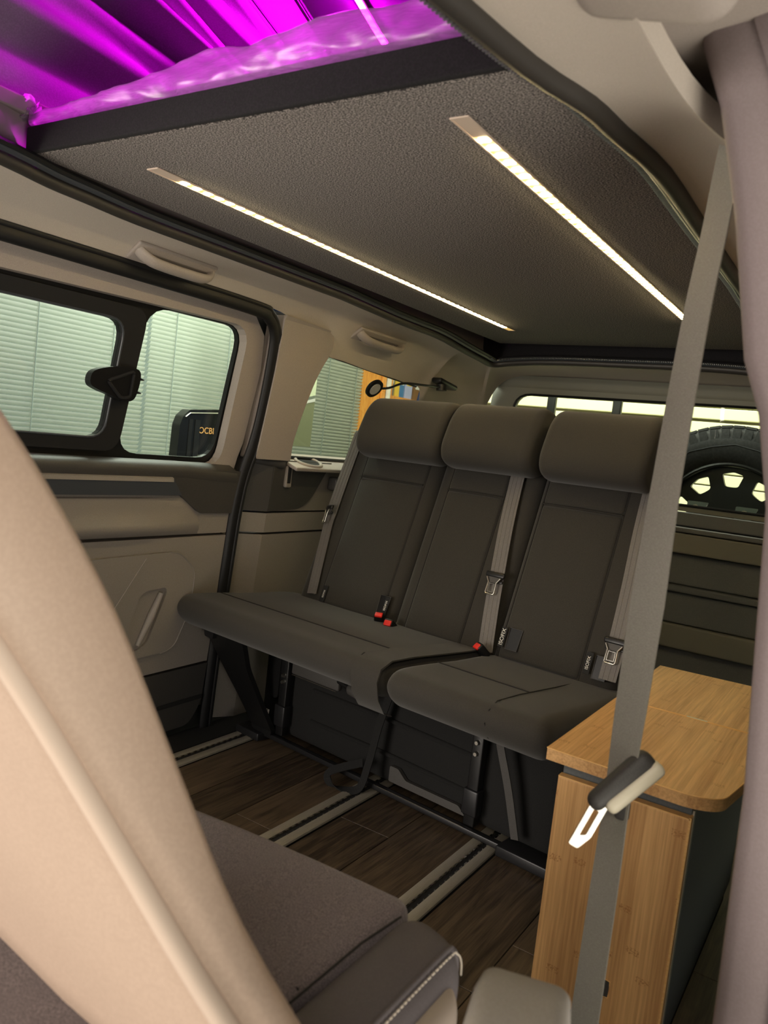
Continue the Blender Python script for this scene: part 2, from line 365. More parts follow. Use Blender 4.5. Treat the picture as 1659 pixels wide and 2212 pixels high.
# ------------------------------------------------------------------ dimensions of the van
XC2 = -1.79                                     # mirror: x -> XC2 - x
def xw(z): return lerp(z, [0, .72, .9, 1.34, 1.45], [-1.80, -1.745, -1.728, -1.63, -1.55])
CUT = [.72, .9, 1.34]
def WL(off=0.0, sgn=1):                           # plate map on the left wall; thickness goes outward
    return lambda y, z, t: (xw(z)-off-t*sgn, y, z)
def WR(off=0.0):
    return lambda y, z, t: (XC2-xw(z)+off+t, y, z)
BEDZ = 1.45
STRUCT = 'structure'

# ------------------------------------------------------------------ FLOOR
fl = empty('floor', (-1.0, 1.8, 0), 'dark oak-look plank floor of the van between the rails', None, kind=STRUCT)
g = G(); g.add(*boxg((-0.93, 1.75, -.016), (1.70, 3.3, .02))); g.mk('underlay', MT['sub'], fl)
px0 = -1.69; pw = .186; k = 0
xs = [-1.605, -1.419, -1.233, -1.185, -1.10, -.914, -.783, -.703, -.517, -.331, -.145]
strips = [(-1.605, -1.42), (-1.42, -1.18), (-1.10, -.945), (-.945, -.783), (-.703, -.52), (-.52, -.335), (-.335, -.13)]
strips = [(-1.605, -1.455), (-1.455, -1.305), (-1.305, -1.18), (-1.10, -.945), (-.945, -.783), (-.703, -.52), (-.52, -.335), (-.335, -.13)]
for i, (a, b) in enumerate(strips):
    y = -.1+.37*((i*5) % 4)*.5; y0 = .12
    while y0 < 3.3:
        y1 = min(y+1.22, 3.3) if y0 == .12 else min(y0+1.22, 3.3)
        if y1-y0 > .05:
            V, F = rboxg(((a+b)/2, (y0+y1)/2, -.003), (b-a-.0022, y1-y0-.002, .006), .001, 1)
            mk('plank', V, F, MT['plank'], fl)
        y0 = y1
step = mk('floor_step', *boxg((-1.752, 1.7, -.006), (.11, 3.0, .012)), MT['blackmat'], fl)

def rail(xc, label):
    t = empty('floor_rail', (xc, 1.7, 0), label, 'floor rail', group='aluminium floor rails')
    g = G(); g.add(*boxg((xc, 1.7, .001), (.020, 3.1, .002))); g.mk('slot', MT['blackmat'], t)
    for s in (-1, 1):
        prof = [(.010, .0), (.010, .0065), (.013, .0085), (.032, .0085), (.036, .006), (.036, 0)]
        rows = [[(xc+s*p[0], y, p[1]) for p in prof] for y in (.15, 3.25)]
        V, F = gridg(rows); mk('flange', V, F, MT['alu'], t, smooth=40)
    g = G(); y = .5
    while y < 2.4:
        for s in (-1, 1): g.add(*boxg((xc+s*.0085, y, .004), (.006, .011, .004)))
        y += .025
    g.mk('tooth_row', MT['steelb'], t)
    return t
rail(-1.645, 'ribbed aluminium floor rail running closest to the sliding door')
rail(-1.141, 'ribbed aluminium floor rail in the middle of the plank floor')
rail(-.743, 'ribbed aluminium floor rail next to the bamboo cabinet')

# ------------------------------------------------------------------ LEFT WALL, SLIDING DOOR
wl = empty('wall_left', (-1.9, 1.5, 0), 'outer side skin of the van behind the sliding door', None, kind=STRUCT)
win_hole = rnd([(.45, .86), (1.86, .86), (1.86, 1.33), (.45, 1.33)], .05)
q_hole = rnd([(1.99, .89), (2.95, .89), (2.95, 1.30), (1.99, 1.30)], .05)
V, F = plateg([(-.2, -.1), (3.55, -.1), (3.55, 1.44), (-.2, 1.44)], [win_hole, q_hole], WL(.11), .012, CUT)
mk('body_side', V, F, MT['body'], wl)
V, F = plateg([(1.775, -.1), (1.93, -.1), (1.93, 1.37), (1.775, 1.37)], [], WL(.066), .008, CUT); mk('door_jamb', V, F, MT['rubber'], wl)
V, F = plateg([(.2, -.1), (2.0, -.1), (2.0, .05), (.2, .05)], [], WL(.045), .01, CUT); mk('sill', V, F, MT['blackmat'], wl)

dr = empty('door_1', (-1.8, 1.1, 0), 'sliding side door with split window and grey lined panel', None, kind=STRUCT)
outer = [(.25, .03), (1.80, .03), (1.815, .10), (1.822, .66), (1.828, .81), (1.852, .95), (1.846, 1.18), (1.822, 1.285), (1.765, 1.335), (1.69, 1.345), (.25, 1.345)]
hole = rnd([(.45, .875), (1.775, .875), (1.755, 1.30), (.45, 1.275)], [.02, .06, .07, .02])
V, F = plateg(outer, [hole], WL(.028), .03, CUT); mk('inner_panel', V, F, MT['beige2'], dr)
# window surround: black frame plate with two openings
paneL = rnd([(.55, .93), (1.345, .93), (1.335, 1.24), (.55, 1.236)], [.02, .05, .05, .02])
paneR = rnd([(1.405, .892), (1.768, .892), (1.752, 1.297), (1.402, 1.293)], [.07, .07, .06, .08])
V, F = plateg(rnd([(.44, .868), (1.782, .868), (1.762, 1.306), (.44, 1.282)], .06), [paneL, paneR], WL(.062), .016, CUT)
mk('window_frame', V, F, MT['black'], dr)
# sliding pane sits proud with its own frame
V, F = plateg(rnd([(.46, .895), (1.40, .895), (1.40, 1.278), (.46, 1.272)], .05), [rnd([(.55, .93), (1.345, .93), (1.335, 1.24), (.55, 1.236)], [.02, .05, .05, .02])], WL(.050), .012, CUT)
sf = mk('sliding_frame', V, F, MT['blackmat'], dr)
P = rnd([(.55, .93), (1.345, .93), (1.335, 1.24), (.55, 1.236)], [.02, .05, .05, .02])
V, F = tubeg([(xw(z)-.050, y, z) for y, z in P], .003, 6, True); mk('frame_lip', V, F, MT['strip'], sf)
w1 = empty('window_1', (-1.8, 1.0, .9), 'front sliding pane of the side door window', None, kind=STRUCT)
V, F = plateg(paneL, [], WL(.064), .004, CUT); mk('pane', V, F, MT['glass'], w1)
w2 = empty('window_2', (-1.8, 1.6, .9), 'rear fixed pane of the side door window', None, kind=STRUCT)
V, F = plateg(paneR, [], WL(.080), .004, CUT); mk('pane', V, F, MT['glass'], w2)
# latch of the sliding pane
lt = mk('window_latch', *plateg(rnd([(1.250, 1.098), (1.285, 1.112), (1.345, 1.124), (1.398, 1.120), (1.404, 1.085), (1.398, 1.035), (1.355, 1.032), (1.320, 1.045), (1.285, 1.052), (1.250, 1.064)], .02), [], WL(.026), .022), MT['black'], dr)
ring = rnd([(1.300, 1.080), (1.375, 1.114), (1.380, 1.046), (1.352, 1.040)], .01)
V, F = tubeg([(xw(z)-.024, y, z) for y, z in ring], .0045, 8, True); mk('finger_ring', V, F, MT['blackmat'], lt)
for z in (1.098, 1.062):
    V, F = tubeg([(xw(z)-.04, 1.40, z), (xw(z)-.042, 1.425, z-.002)], [.006, .002], 8); mk('latch_pin', V, F, MT['black'], lt)
# dark upper trim with ledge
rows = []
for i in range(16):
    y = .25+(1.815-.25)*i/15
    dip = .012*max(0, min(1, (y-1.62)/.15))
    sec = [(.075, .878), (.03, .880-dip*.3), (.0, .876-dip), (-.012, .866-dip), (-.016, .850-dip), (-.012, .835-dip)]
    rows.append([(xw(z)-o, y, z) for o, z in sec])
V, F = gridg(rows); mk('window_ledge', V, F, MT['darktrim'], dr, smooth=60)
V, F = plateg([(.25, .79), (1.585, .79), (1.60, .778), (1.668, .735), (1.69, .727), (1.825, .725), (1.832, .86), (.25, .86)], [], WL(-.012), .02, CUT); mk('upper_trim', V, F, MT['darktrim'], dr)
V, F = plateg([(.25, .783), (1.592, .783), (1.552, .832), (.25, .832)], [], WL(-.02), .012, CUT); st = mk('accent_strip', V, F, MT['strip'], dr)
rows = [[(xw(.83)+.012, y, .836), (xw(.83)+.020, y, .833), (xw(.82)+.0225, y, .822)] for y in (.25, 1.50, 1.552)]
V, F = gridg(rows); mk('strip_highlight', V, F, MT['beige'], st)  # paler material paints the highlight along the strip's top edge
# padded band, seam and pocket panel
rows = []
for i in range(13):
    y = .25+(1.70-.25)*i/12; s = 1-max(0, (y-1.48)/.22)**1.5 if y > 1.48 else 1
    rows.append([(xw(z)+.002+o*s-.0*z, y, z) for o, z in ((-.02, .785), (.008, .772), (.010, .745), (.014, .722), (.030, .700), (.034, .688), (.022, .672), (.004, .662))])
V, F = gridg(rows); mk('arm_pad', V, F, MT['beige'], dr, smooth=60)
V, F = plateg([(.25, .662), (1.822, .662), (1.822, .727), (1.69, .729), (1.60, .78), (.25, .79)], [], WL(-.003), .03, CUT); mk('mid_panel', V, F, MT['beige'], dr)
V, F = plateg([(.25, .22), (1.815, .235), (1.821, .654), (.25, .650)], [], WL(-.005), .03, CUT); mk('lower_panel', V, F, MT['beige'], dr)
pull = rnd([(1.50, .498), (1.60, .505), (1.545, .335), (1.50, .315), (1.455, .345)], .025)
pocket = rnd([(.5, .588), (1.62, .612), (1.695, .552), (1.70, .43), (1.655, .315), (1.62, .298), (.5, .27)], [0, .03, .03, .02, .03, .03, 0])
V, F = plateg(pocket, [pull], WL(-.014), .012, CUT); pk = mk('pocket_panel', V, F, MT['beige'], dr)
V, F = tubeg([(xw(.5)+.010, 1.575, .488), (xw(.42)+.012, 1.548, .42), (xw(.34)+.008, 1.515, .335)], [.010, .015, .010], 10, r2=[.008, .012, .008]); mk('pull_rib', V, F, MT['beige'], pk, smooth=60)
V, F = tubeg([(xw(.6)+.0145, 1.50, .598), (xw(.44)+.0145, 1.37, .40)], .0015, 6); mk('panel_crease', V, F, MT['beige'], pk)
V, F = tubeg([(xw(p[1])+.015, p[0], p[1]) for p in pocket[1:-1]], .0016, 6); mk('pocket_rim', V, F, MT['beige'], pk)
V, F = plateg(rnd([(.25, .03), (1.77, .025), (1.812, .09), (1.816, .228), (.25, .213)], [0, .03, .03, 0, 0]), [], WL(-.008), .03, CUT); mk('kick_panel', V, F, MT['darktrim'], dr)
V, F = plateg([(.25, .09), (1.81, .108), (1.812, .122), (.25, .104)], [], WL(-.011), .01, CUT); mk('kick_line', V, F, MT['blackmat'], dr)

seal = [(.2, 1.350), (1.2, 1.351), (1.70, 1.349), (1.785, 1.336), (1.832, 1.29), (1.852, 1.19), (1.866, 1.05), (1.866, .95), (1.85, .86), (1.84, .78), (1.836, .66), (1.838, .35), (1.846, .06), (1.85, .0)]
P = smooth_path([(xw(z)+.006, y, z) for y, z in seal], 5)
s1 = mk('trim_1', *tubeg(P, .023, 12, r2=.013, up=(1, 0, 0)), MT['rubber'], smooth=60); tag(s1, 'black rubber seal around the sliding door opening', kind=STRUCT)
P2 = [p+Vector((.006, .014 if p.z < 1.3 else 0, .014 if p.z >= 1.3 else 0)) for p in P]
mk('seal_bead', *tubeg(P2, .010, 8, up=(1, 0, 0)), MT['rubber'], s1, smooth=60)

# pillar trim behind the door
pp = rnd([(1.872, .905), (2.045, .905), (2.032, .965), (2.038, 1.06), (2.062, 1.20), (2.105, 1.29), (2.085, 1.345), (1.835, 1.352), (1.856, 1.19), (1.872, .96)], [.01, .01, .02, .06, .06, .05, .05, 0, .01, .01])
s2 = mk('trim_2', *plateg(pp, [], WL(-.024), .07, CUT), MT['beige2']); tag(s2, 'pale grey pillar trim between side door and rear side window', kind=STRUCT)

# quarter trim below the rear side window
s3 = empty('trim_3', (-1.75, 2.4, 0), 'grey rear quarter trim beside the bench with cup holder', None, kind=STRUCT)
def qrow(z, extra=0.0):
    d = xw(z)-xw(.7)
    return [(-1.815+d+extra, 1.862, z), (-1.742+d+extra, 1.988, z), (-1.742+d+extra, 2.22, z), (-1.742+d+extra, 3.3, z)]
def qpart(name, zs, m, extra=0.0, parent=None):
    V, F = thickg([qrow(z, extra) for z in zs], (-.05, 0, 0)); return mk(name, V, F, m, parent or s3, smooth=20)
qpart('lower_quarter', (0.0, .3, .648), MT['beige'])
qpart('middle_quarter', (.656, .722), MT['beige'], .004)
V, F = plateg(rnd([(1.99, .728), (2.16, .735), (2.215, .77), (2.27, .86), (2.30, .905), (1.985, .905)], [0, .03, .03, 0, 0, 0]), [], WL(-.008), .03, CUT); mk('upper_quarter', V, F, MT['darktrim'], s3)
rows = [[(-1.815+xw(z)-xw(.7)+.004, 1.862, z), (-1.738+xw(z)-xw(.7), 1.990, z)] for z in (.728, .905)]
V, F = thickg(rows, (-.04, 0, 0)); mk('upper_return', V, F, MT['darktrim'], s3)
qpart('rear_quarter', (.728, .80, .905), MT['beige'], -.006)
V, F = tubeg([(-1.775, 1.925, .898), (-1.735, 1.985, .895), (-1.722, 2.03, .893)], .018, 10); mk('roll_edge', V, F, MT['darktrim'], s3, smooth=60)
V, F = rboxg((xw(.85)+.012, 2.062, .850), (.016, .030, .075), .006, 2); nt_ = mk('belt_slot', V, F, MT['beige'], s3)
V, F = boxg((xw(.85)+.021, 2.058, .858), (.003, .014, .06)); mk('slot_gap', V, F, MT['blackmat'], nt_)
V, F = rboxg((-1.735, 2.52, .900), (.125, .94, .014), .005, 2, Matrix.Rotation(math.radians(20), 3, 'Y')); sh_ = mk('window_shelf', V, F, MT['beige2'], s3)
def ell(cx, cy, a, b, z, n=28): return [(cx+a*math.cos(2*math.pi*i/n), cy+b*math.sin(2*math.pi*i/n), z-.364*(cx+a*math.cos(2*math.pi*i/n)+1.735)) for i in range(n)]
V, F = tubeg(ell(-1.722, 2.165, .036, .060, .908), .007, 8, True); mk('cup_ring', V, F, MT['beige2'], sh_, smooth=60)
g = G(); e = ell(-1.722, 2.165, .031, .055, .9095); g.add(e, [tuple(range(len(e)))]); g.mk('cup_well', MT['blackmat'], sh_)
V, F = rboxg((xw(.8)+.02, 2.335, .83), (.05, .05, .05), .01, 2); mk('belt_guide', V, F, MT['darktrim'], s3)
w3 = empty('window_3', (-1.8, 2.5, .9), 'tinted rear side window behind the bench', None, kind=STRUCT)
V, F = plateg(rnd([(1.95, .90), (2.98, .90), (2.95, 1.31), (1.97, 1.31)], .05), [], WL(.07), .004, CUT); mk('pane', V, F, MT['tint'], w3)
V, F = tubeg([(xw(.912)-.02, y, .916) for y in (2.0, 2.95)], .006, 6); mk('lower_gasket', V, F, MT['rubber'], w3)
V, F = tubeg([(xw(1.27)-.02, 2.02, 1.283), (xw(1.26)-.02, 2.4, 1.262), (xw(1.24)-.02, 2.75, 1.245)], .006, 6); mk('upper_gasket', V, F, MT['rubber'], w3)

# ------------------------------------------------------------------ CEILING RING around the roof opening
def xin(y): return lerp(y, [.2, .5, .8, .91, 1.15], [-1.30, -1.355, -1.40, -1.43, -1.46])
def zin(y): return lerp(y, [.2, 1.9, 2.25, 2.5, 2.75, 2.95], [1.43, 1.43, 1.418, 1.418, 1.395, 1.38])
def zl(y): return lerp(y, [.2, 1.80, 1.90, 2.02, 2.10, 2.35, 2.55, 2.74, 2.80, 2.88], [1.362, 1.362, 1.345, 1.33, 1.272, 1.256, 1.249, 1.236, 1.10, .915])
inner = []; outerl = []
for y in (.2, .4, .6, .8, .91, 1.0, 1.15, 1.4, 1.7, 1.82, 1.9, 1.97, 2.03, 2.1, 2.2, 2.35, 2.45, 2.55, 2.65, 2.74, 2.78, 2.82, 2.88):
    inner.append((xin(y), y, zin(y))); z = zl(y); outerl.append((xw(z)+.004, y, z))
inner += [(-1.460, 2.91, 1.382), (-1.458, 2.94, 1.380), (-1.450, 2.962, 1.379), (-1.435, 2.976, 1.380), (-1.41, 2.984, 1.384), (-1.36, 2.986, 1.39)]
outerl += [(-1.722, 3.02, .915), (-1.70, 3.2, .93), (-1.655, 3.29, 1.08), (-1.615, 3.31, 1.24), (-1.56, 3.318, 1.335), (-1.46, 3.32, 1.368)]
for x in (-1.25, -1.1, -.895):
    inner.append((x, 2.985, 1.40 if x > -1.2 else 1.397)); outerl.append((x, 3.32, 1.374))
N0 = len(inner)
for i in range(N0-2, -1, -1):
    a = inner[i]; b = outerl[i]
    inner.append((XC2-a[0], a[1], a[2]))
    k_ = max(0, min(1, (1.0-b[1])/.12)); outerl.append((XC2-b[0]-.065*k_, b[1], b[2]+.035*k_))      # headlining stops at the door pillar
inner = smooth_path(inner, 3); outerl = smooth_path(outerl, 3)
rows = []
for a, b in zip(inner, outerl):
    a = Vector(a); b = Vector(b); r = []
    drop = a.z-b.z
    for k in range(9):
        t = k/8
        p = a.lerp(b, t)
        # keep close to the roof, then turn down towards the wall
        p.z = a.z-drop*(t**2.4 if drop < .25 else t**3.2)
        r.append(p)
    rows.append(r)
ce = mk('ceiling', *thickg(rows, (0, 0, .03)), MT['headliner'], smooth=50); tag(ce, 'pale cloth headlining around the pop-up roof opening', kind=STRUCT)
# rubber edging of the opening, double lip
edge = [Vector(p) for p in inner]; cen = Vector((-.895, 1.6, 1.4))
def inward(i, d):
    t = (edge[min(i+1, len(edge)-1)]-edge[max(i-1, 0)]).normalized(); n = Vector((0, 0, 1)).cross(t); n.normalize()
    if n.dot(cen-edge[i]) < 0: n = -n
    return edge[i]+n*d
t4 = mk('trim_4', *tubeg([inward(i, .004)+Vector((0, 0, -.004)) for i in range(len(edge))], .014, 8), MT['edging'], smooth=60); tag(t4, 'dark rubber edging around the pop-up roof opening', kind=STRUCT)
mk('edge_lip', *tubeg([inward(i, .026)+Vector((0, 0, .008)) for i in range(len(edge))], .008, 8), MT['strip'], t4, smooth=60)
# zip running inside the edging
zp = [inward(i, .038)+Vector((0, 0, .012)) for i in range(len(edge))]
mk('zip_tape', *tubeg(zp, .006, 6), MT['rubber'], t4)
dense = []
for i in range(len(zp)-1):
    L_ = (zp[i+1]-zp[i]).length; n = max(1, int(L_/.006))
    for k in range(n): dense.append((zp[i].lerp(zp[i+1], k/n), (zp[i+1]-zp[i]).normalized()))
g = G()
for p, t in dense:
    if p.x > -.8 or p.y > 2.9:
        M3 = t.to_track_quat('X', 'Z').to_matrix(); g.add(*boxg(p+Vector((0, 0, -.006)), (.0028, .010, .004), M3))
zt = g.mk('zip_teeth', MT['zip'], t4); tag(zt, kind='stuff')
# walls of the opening up to the tent frame
side = [i for i in range(len(edge))]
def lip(i0, i1, name, m, label, top=1.535):
    rows = [[inward(i, .012), inward(i, .004)+Vector((0, 0, .05)), Vector((inward(i, .0).x, inward(i, .0).y, top))] for i in range(i0, i1+1)]
    rows = [list(r) for r in zip(*rows)]
    o = mk(name, *thickg(rows, (0, 0, .0001)), m, smooth=40); return tag(o, label, kind=STRUCT)
nL = 22*3+1
lip(0, nL-1, 'trim_5', MT['liproof'], 'grey roof opening lip above the sliding door side')
lip(nL-1, len(edge)-nL, 'trim_6', MT['feltdark'], 'black roof opening lip above the tailgate')
lip(len(edge)-nL, len(edge)-1, 'trim_7', MT['liproof'], 'grey roof opening lip above the cabinet side')

# ------------------------------------------------------------------ RIGHT WALL
wr = empty('wall_right', (.0, 2.2, 0), 'lined side wall behind the bamboo cabinet', None, kind=STRUCT)
V, F = plateg([(.98, 0), (3.3, 0), (3.3, .9), (.98, .9)], [], WR(.01), .02, CUT); mk('lower_lining', V, F, MT['cab'], wr)
V, F = plateg([(.98, .9), (3.3, .9), (3.3, 1.36), (.98, 1.362)], [], WR(.01), .02, CUT); mk('upper_lining', V, F, MT['beige2'], wr)
V, F = plateg([(.98, -.1), (3.55, -.1), (3.55, 1.44), (.98, 1.44)], [], WR(.11), .012, CUT); mk('body_side', V, F, MT['body'], wr)
V, F = rboxg((-.165, .60, 1.475), (.35, 1.0, .03), .010, 3); mk('cant_rail', V, F, MT['beige2'], wr)
# B pillar trim next to the camera
zz = [-.05, .30, .68, .79, .977, 1.072, 1.128, 1.273, 1.391, 1.514, 1.75]
ex = [-.07, -.076, -.084, -.092, -.105, -.125, -.147, -.176, -.207, -.257, -.36]
rows = []
for z, x in zip(zz, ex):
    rows.append([(x+.20, .86, z), (x+.09, .86, z), (x+.045, .862, z), (x+.016, .868, z), (x+.004, .878, z), (x, .892, z), (x+.002, .905, z), (x+.012, .93, z), (x+.03, .975, z), (x+.06, 1.0, z), (x+.20, 1.0, z)])
bp = mk('wall_pillar', *gridg(rows, closed_u=True), MT['bpil'], smooth=60); tag(bp, 'mauve grey door pillar trim at the right edge of the view', kind=STRUCT)
rows = [[(x+.055, .857, z), (x+.075, .850, z), (x+.095, .857, z)] for z, x in zip(zz[:-1], ex)]
mk('pillar_crease', *gridg(rows), MT['bpil'], bp, smooth=60)

# ------------------------------------------------------------------ TAILGATE
def TG(off=0.0):
    return lambda x, z, t: (x, 3.39-.13*max(0, z-.9)-off+t, z)
tg = empty('door_2', (-.895, 3.36, 0), 'tailgate with wide rear window and charcoal lower lining', None, kind=STRUCT)
tw = rnd([(-1.525, .885), (-.265, .885), (-.28, 1.298), (-1.495, 1.292)], [.05, .05, .08, .08])
V, F = plateg(rnd([(-1.66, .86), (-.13, .86), (-.19, 1.385), (-1.60, 1.385)], [0, 0, .12, .12]), [tw], TG(.0), .03, [.9]); mk('window_surround', V, F, MT['frameg'], tg)
P = [(x, 3.39-.13*max(0, z-.9)-.002, z) for x, z in tw]; mk('window_gasket', *tubeg(P, .006, 6, True), MT['rubber'], tg)
rows = []
for i in range(9):
    x = -1.60+1.41*i/8; rows.append([(x, 3.30, 1.372), (x, 3.312, 1.362), (x, 3.325, 1.350), (x, 3.322, 1.335), (x, 3.338, 1.318)])
V, F = gridg(rows); mk('header_trim', V, F, MT['frameg'], tg, smooth=60)
bands = [(.86, .80, .02, 'tgb'), (.80, .775, .06, 'tgb'), (.775, .69, .065, 'tgl2'), (.69, .56, .03, 'tgb'), (.56, .53, .055, 'tgb'), (.53, .40, .035, 'tgb'), (.40, .30, .06, 'tgl2'), (.30, .0, .03, 'tgb')]
for a, b, o, mm in bands:
    V, F = rboxg((-.895, 3.385-o/2, (a+b)/2), (1.50, o+.02, a-b-.004), .006, 2); mk('lining_band', V, F, MT[mm], tg)
w4 = empty('window_4', (-.895, 3.37, .9), 'rear window of the tailgate showing the spare wheel', None, kind=STRUCT)
V, F = plateg(tw, [], TG(-.03), .004, [.9]); mk('pane', V, F, MT['tgl'], w4)

# ------------------------------------------------------------------ POP-UP ROOF
def ztop(y): return 2.1-.4*(y-1.64)
rr = []
for x in (-1.52, -.9, -.27): rr.append([(x, y, ztop(y)) for y in (.25, 1.0, 2.0, 3.05)])
rf = mk('ceiling_popup', *thickg(rr, (0, 0, .04)), MT['roofd']); tag(rf, 'dark underside of the raised pop-up roof', kind=STRUCT)
def canvas(xb, sgn, name, label):
    rows = []
    for i in range(60):
        y = .28+(3.0-.28)*i/59; r = []
        zt_ = ztop(y)-.004
        for k in range(61):
            t = k/60; z = 1.54+(zt_-1.54)*t
            a = math.sin(t*58+math.sin(y*2.3)*1.6+1.6*math.sin(y*1.6+t*7)); b = math.sin(t*23+y*2.8+.9*math.sin(y*3.6))
            amp = .030*math.sin(math.pi*min(1, t*1.15))*(1-max(0, (t-.80)/.2)*.9 if t > .8 else 1)
            hgt = min(1, (zt_-1.54)/.5)
            x = xb-sgn*.055*math.sin(math.pi*t)*hgt+amp*hgt*(a*.8+b*.9)
            r.append((x, y, z))
        rows.append(r)
    o = mk(name, *thickg(rows, (-.002*sgn, 0, 0)), MT['canvas'], smooth=179); return tag(o, label, kind=STRUCT)
cv = canvas(-1.455, 1, 'wall_canvas_left', 'wrinkled tent canvas of the pop-up roof lit violet')
canvas(-.335, -1, 'wall_canvas_right', 'tent canvas of the pop-up roof above the cabinet side')
for f_t in (.80, .985):
    P = [(-1.455-.055*math.sin(math.pi*f_t)+.012, y, 1.54+(ztop(y)-.006-1.54)*f_t) for y in [.3+.1*i for i in range(26)]]
    mk('canvas_seam', *tubeg(P, .004, 6), MT['roofd'], cv)
fc = mk('wall_canvas_front', *thickg([[(x, .26, z) for x in (-1.5, -1.2, -.9, -.6, -.29)] for z in (1.54, 1.8, 2.1, 2.4, 2.62)], (0, -.004, 0)), MT['canvas']); tag(fc, 'front tent canvas of the pop-up roof', kind=STRUCT)
# violet LED line under the roof
pl = empty('violet_light_strip', (-1.25, 1.7, 2.08), 'glowing violet LED line under the raised roof', 'light strip')
def roofp(x, y, d=.006): return Vector((x, y, ztop(y)-d))
mk('channel', *ribbong([roofp(-1.296, 1.42), roofp(-1.285, 1.7), roofp(-1.235, 2.4)], .022, .006, (1, 0, 0)), MT['lhouse'], pl)
mk('glow_line', *ribbong([roofp(-1.296, 1.42, .011), roofp(-1.285, 1.7, .011), roofp(-1.235, 2.4, .011)], .014, .004, (1, 0, 0)), MT['purple'], pl)
# roof frame bar next to the tent
bar = mk('roof_frame_bar', *rboxg((-1.405, 1.2, 1.531), (.022, 1.6, .030), .004, 2), MT['liproof']); tag(bar, 'metal roof frame bar along the canvas foot', 'frame bar')

# ------------------------------------------------------------------ OVERHEAD BED
bed = empty('overhead_bed', (-.88, 1.9, BEDZ), 'fold-down roof bed board covered in grey felt', 'bed board')
V, F = rboxg((-.885, 1.8785, BEDZ+.021), (1.02, 2.043, .042), .006, 3); mk('felt_panel', V, F, MT['felt'], bed, smooth=50)
V, F = rboxg((-.885, .8500, BEDZ+.0225), (1.024, .012, .047), .004, 3); mk('front_fascia', V, F, MT['feltdark'], bed, smooth=50)
V, F = boxg((-1.420, 1.93, BEDZ+.038), (.066, 2.02, .006)); mk('side_skirt', V, F, MT['liproof'], bed)  # infill strips added to stop violet light leaking past the bed
V, F = boxg((-.352, 2.05, BEDZ+.038), (.044, 1.80, .006)); mk('side_skirt', V, F, MT['liproof'], bed)
mt_ = empty('mattress', (-.88, 1.9, BEDZ+.045), 'roof bed mattress still wrapped in crinkled clear plastic', 'mattress')
V, F = rboxg((-.885, 1.90, BEDZ+.072), (.98, 2.0, .05), .02, 4); mk('foam', V, F, MT['foam'], mt_, smooth=60)
def ftop(x): return lerp(x, [-1.42, -1.37, -1.25, -1.09, -.95, -.86, -.78, -.70, -.61, -.52, -.42, -.36], [1.515, 1.520, 1.527, 1.545, 1.568, 1.556, 1.572, 1.575, 1.563, 1.572, 1.575, 1.56])
rows = []
for i in range(121):
    x = -1.39+1.03*i/120; zt_ = ftop(x); r = []
    sec = [(.868, 1.4985), (.854, 1.500), (.846, 1.506), (.843, 1.515), (.846, 1.515+(zt_-1.515)*.4), (.853, 1.515+(zt_-1.515)*.75), (.868, zt_-.004), (.895, zt_), (.95, zt_+.004), (1.03, zt_+.006), (1.15, zt_+.002)]
    P = smooth_path([(0, y, z) for y, z in sec], 4)
    for j, p in enumerate(P):
        n1 = noise.noise(Vector((x*9, p.y*14, p.z*16)))*.012; n2 = noise.noise(Vector((x*38+p.z*60, p.y*30, p.z*40)))*.0045
        n3 = (abs(noise.noise(Vector((x*17+4, p.y*9+p.z*31, 2.2))))-.25)*.011
        w_ = min(1, j/6)
        r.append((x+n1*.3*w_, p.y+(n1+n2+n3)*w_*.9-.004, p.z+(n1+n2)*w_*.6))
    rows.append(r)
V, F = gridg(rows); mk('plastic_wrap', V, F, MT['film'], mt_, smooth=179)
g = G(); rows = []
for i in range(15):
    a = i/14; r = []
    for j in range(10):
        b = j/9; x = -1.375-.055*b*(1-.5*a)+.012*math.sin(a*19+b*5); y = .86+.03*math.sin(a*9+b*3)*b-.012*(1-b); z = 1.507+a*(.022+.022*b)+.008*math.sin(b*13+a*6)
        r.append((x, y, z))
    rows.append(r)
g.add(*gridg(rows)); g.mk('plastic_tuft', MT['film'], mt_, smooth=60)

def led_strip(xc, y0, y1, label):
    t = empty('led_strip_light', (xc, (y0+y1)/2, BEDZ), label, 'light strip', group='warm LED strips in the bed board')
    z = BEDZ-.0008
    V, F = plateg([(xc-.0145, y0), (xc+.0145, y0), (xc+.0145, y1), (xc-.0145, y1)], [[(xc-.0115, y0+.004), (xc+.0115, y0+.004), (xc+.0115, y1-.004), (xc-.0115, y1-.004)]], lambda a, b, c: (a, b, z-c), .0022)
    mk('channel_frame', V, F, MT['lhouse'], t)
    V, F = boxg((xc, (y0+y1)/2, z-.0004), (.023, y1-y0-.008, .0008)); mk('diffuser', V, F, MT['ledw'], t)
    V, F = boxg((xc, y0+.035, z-.0011), (.022, .062, .0008)); mk('end_cover', V, F, MT['lhouse'], t)
    V, F = rboxg((xc, y0+.08, z-.0019), (.016, .0105, .0016), .0006, 1); d0 = mk('diode', V, F, MT['leds'], t)
    n = int((y1-y0-.10)/.03)
    base = d0.location.copy()
    for i in range(1, n): copy_piece(d0, t, base+Vector((0, .03*i, 0)))
    return t
led_strip(-1.203, .972, 2.588, 'warm white LED strip in the felt board nearer the sliding door')
led_strip(-.558, .948, 2.448, 'warm white LED strip in the felt board nearer the cabinet')

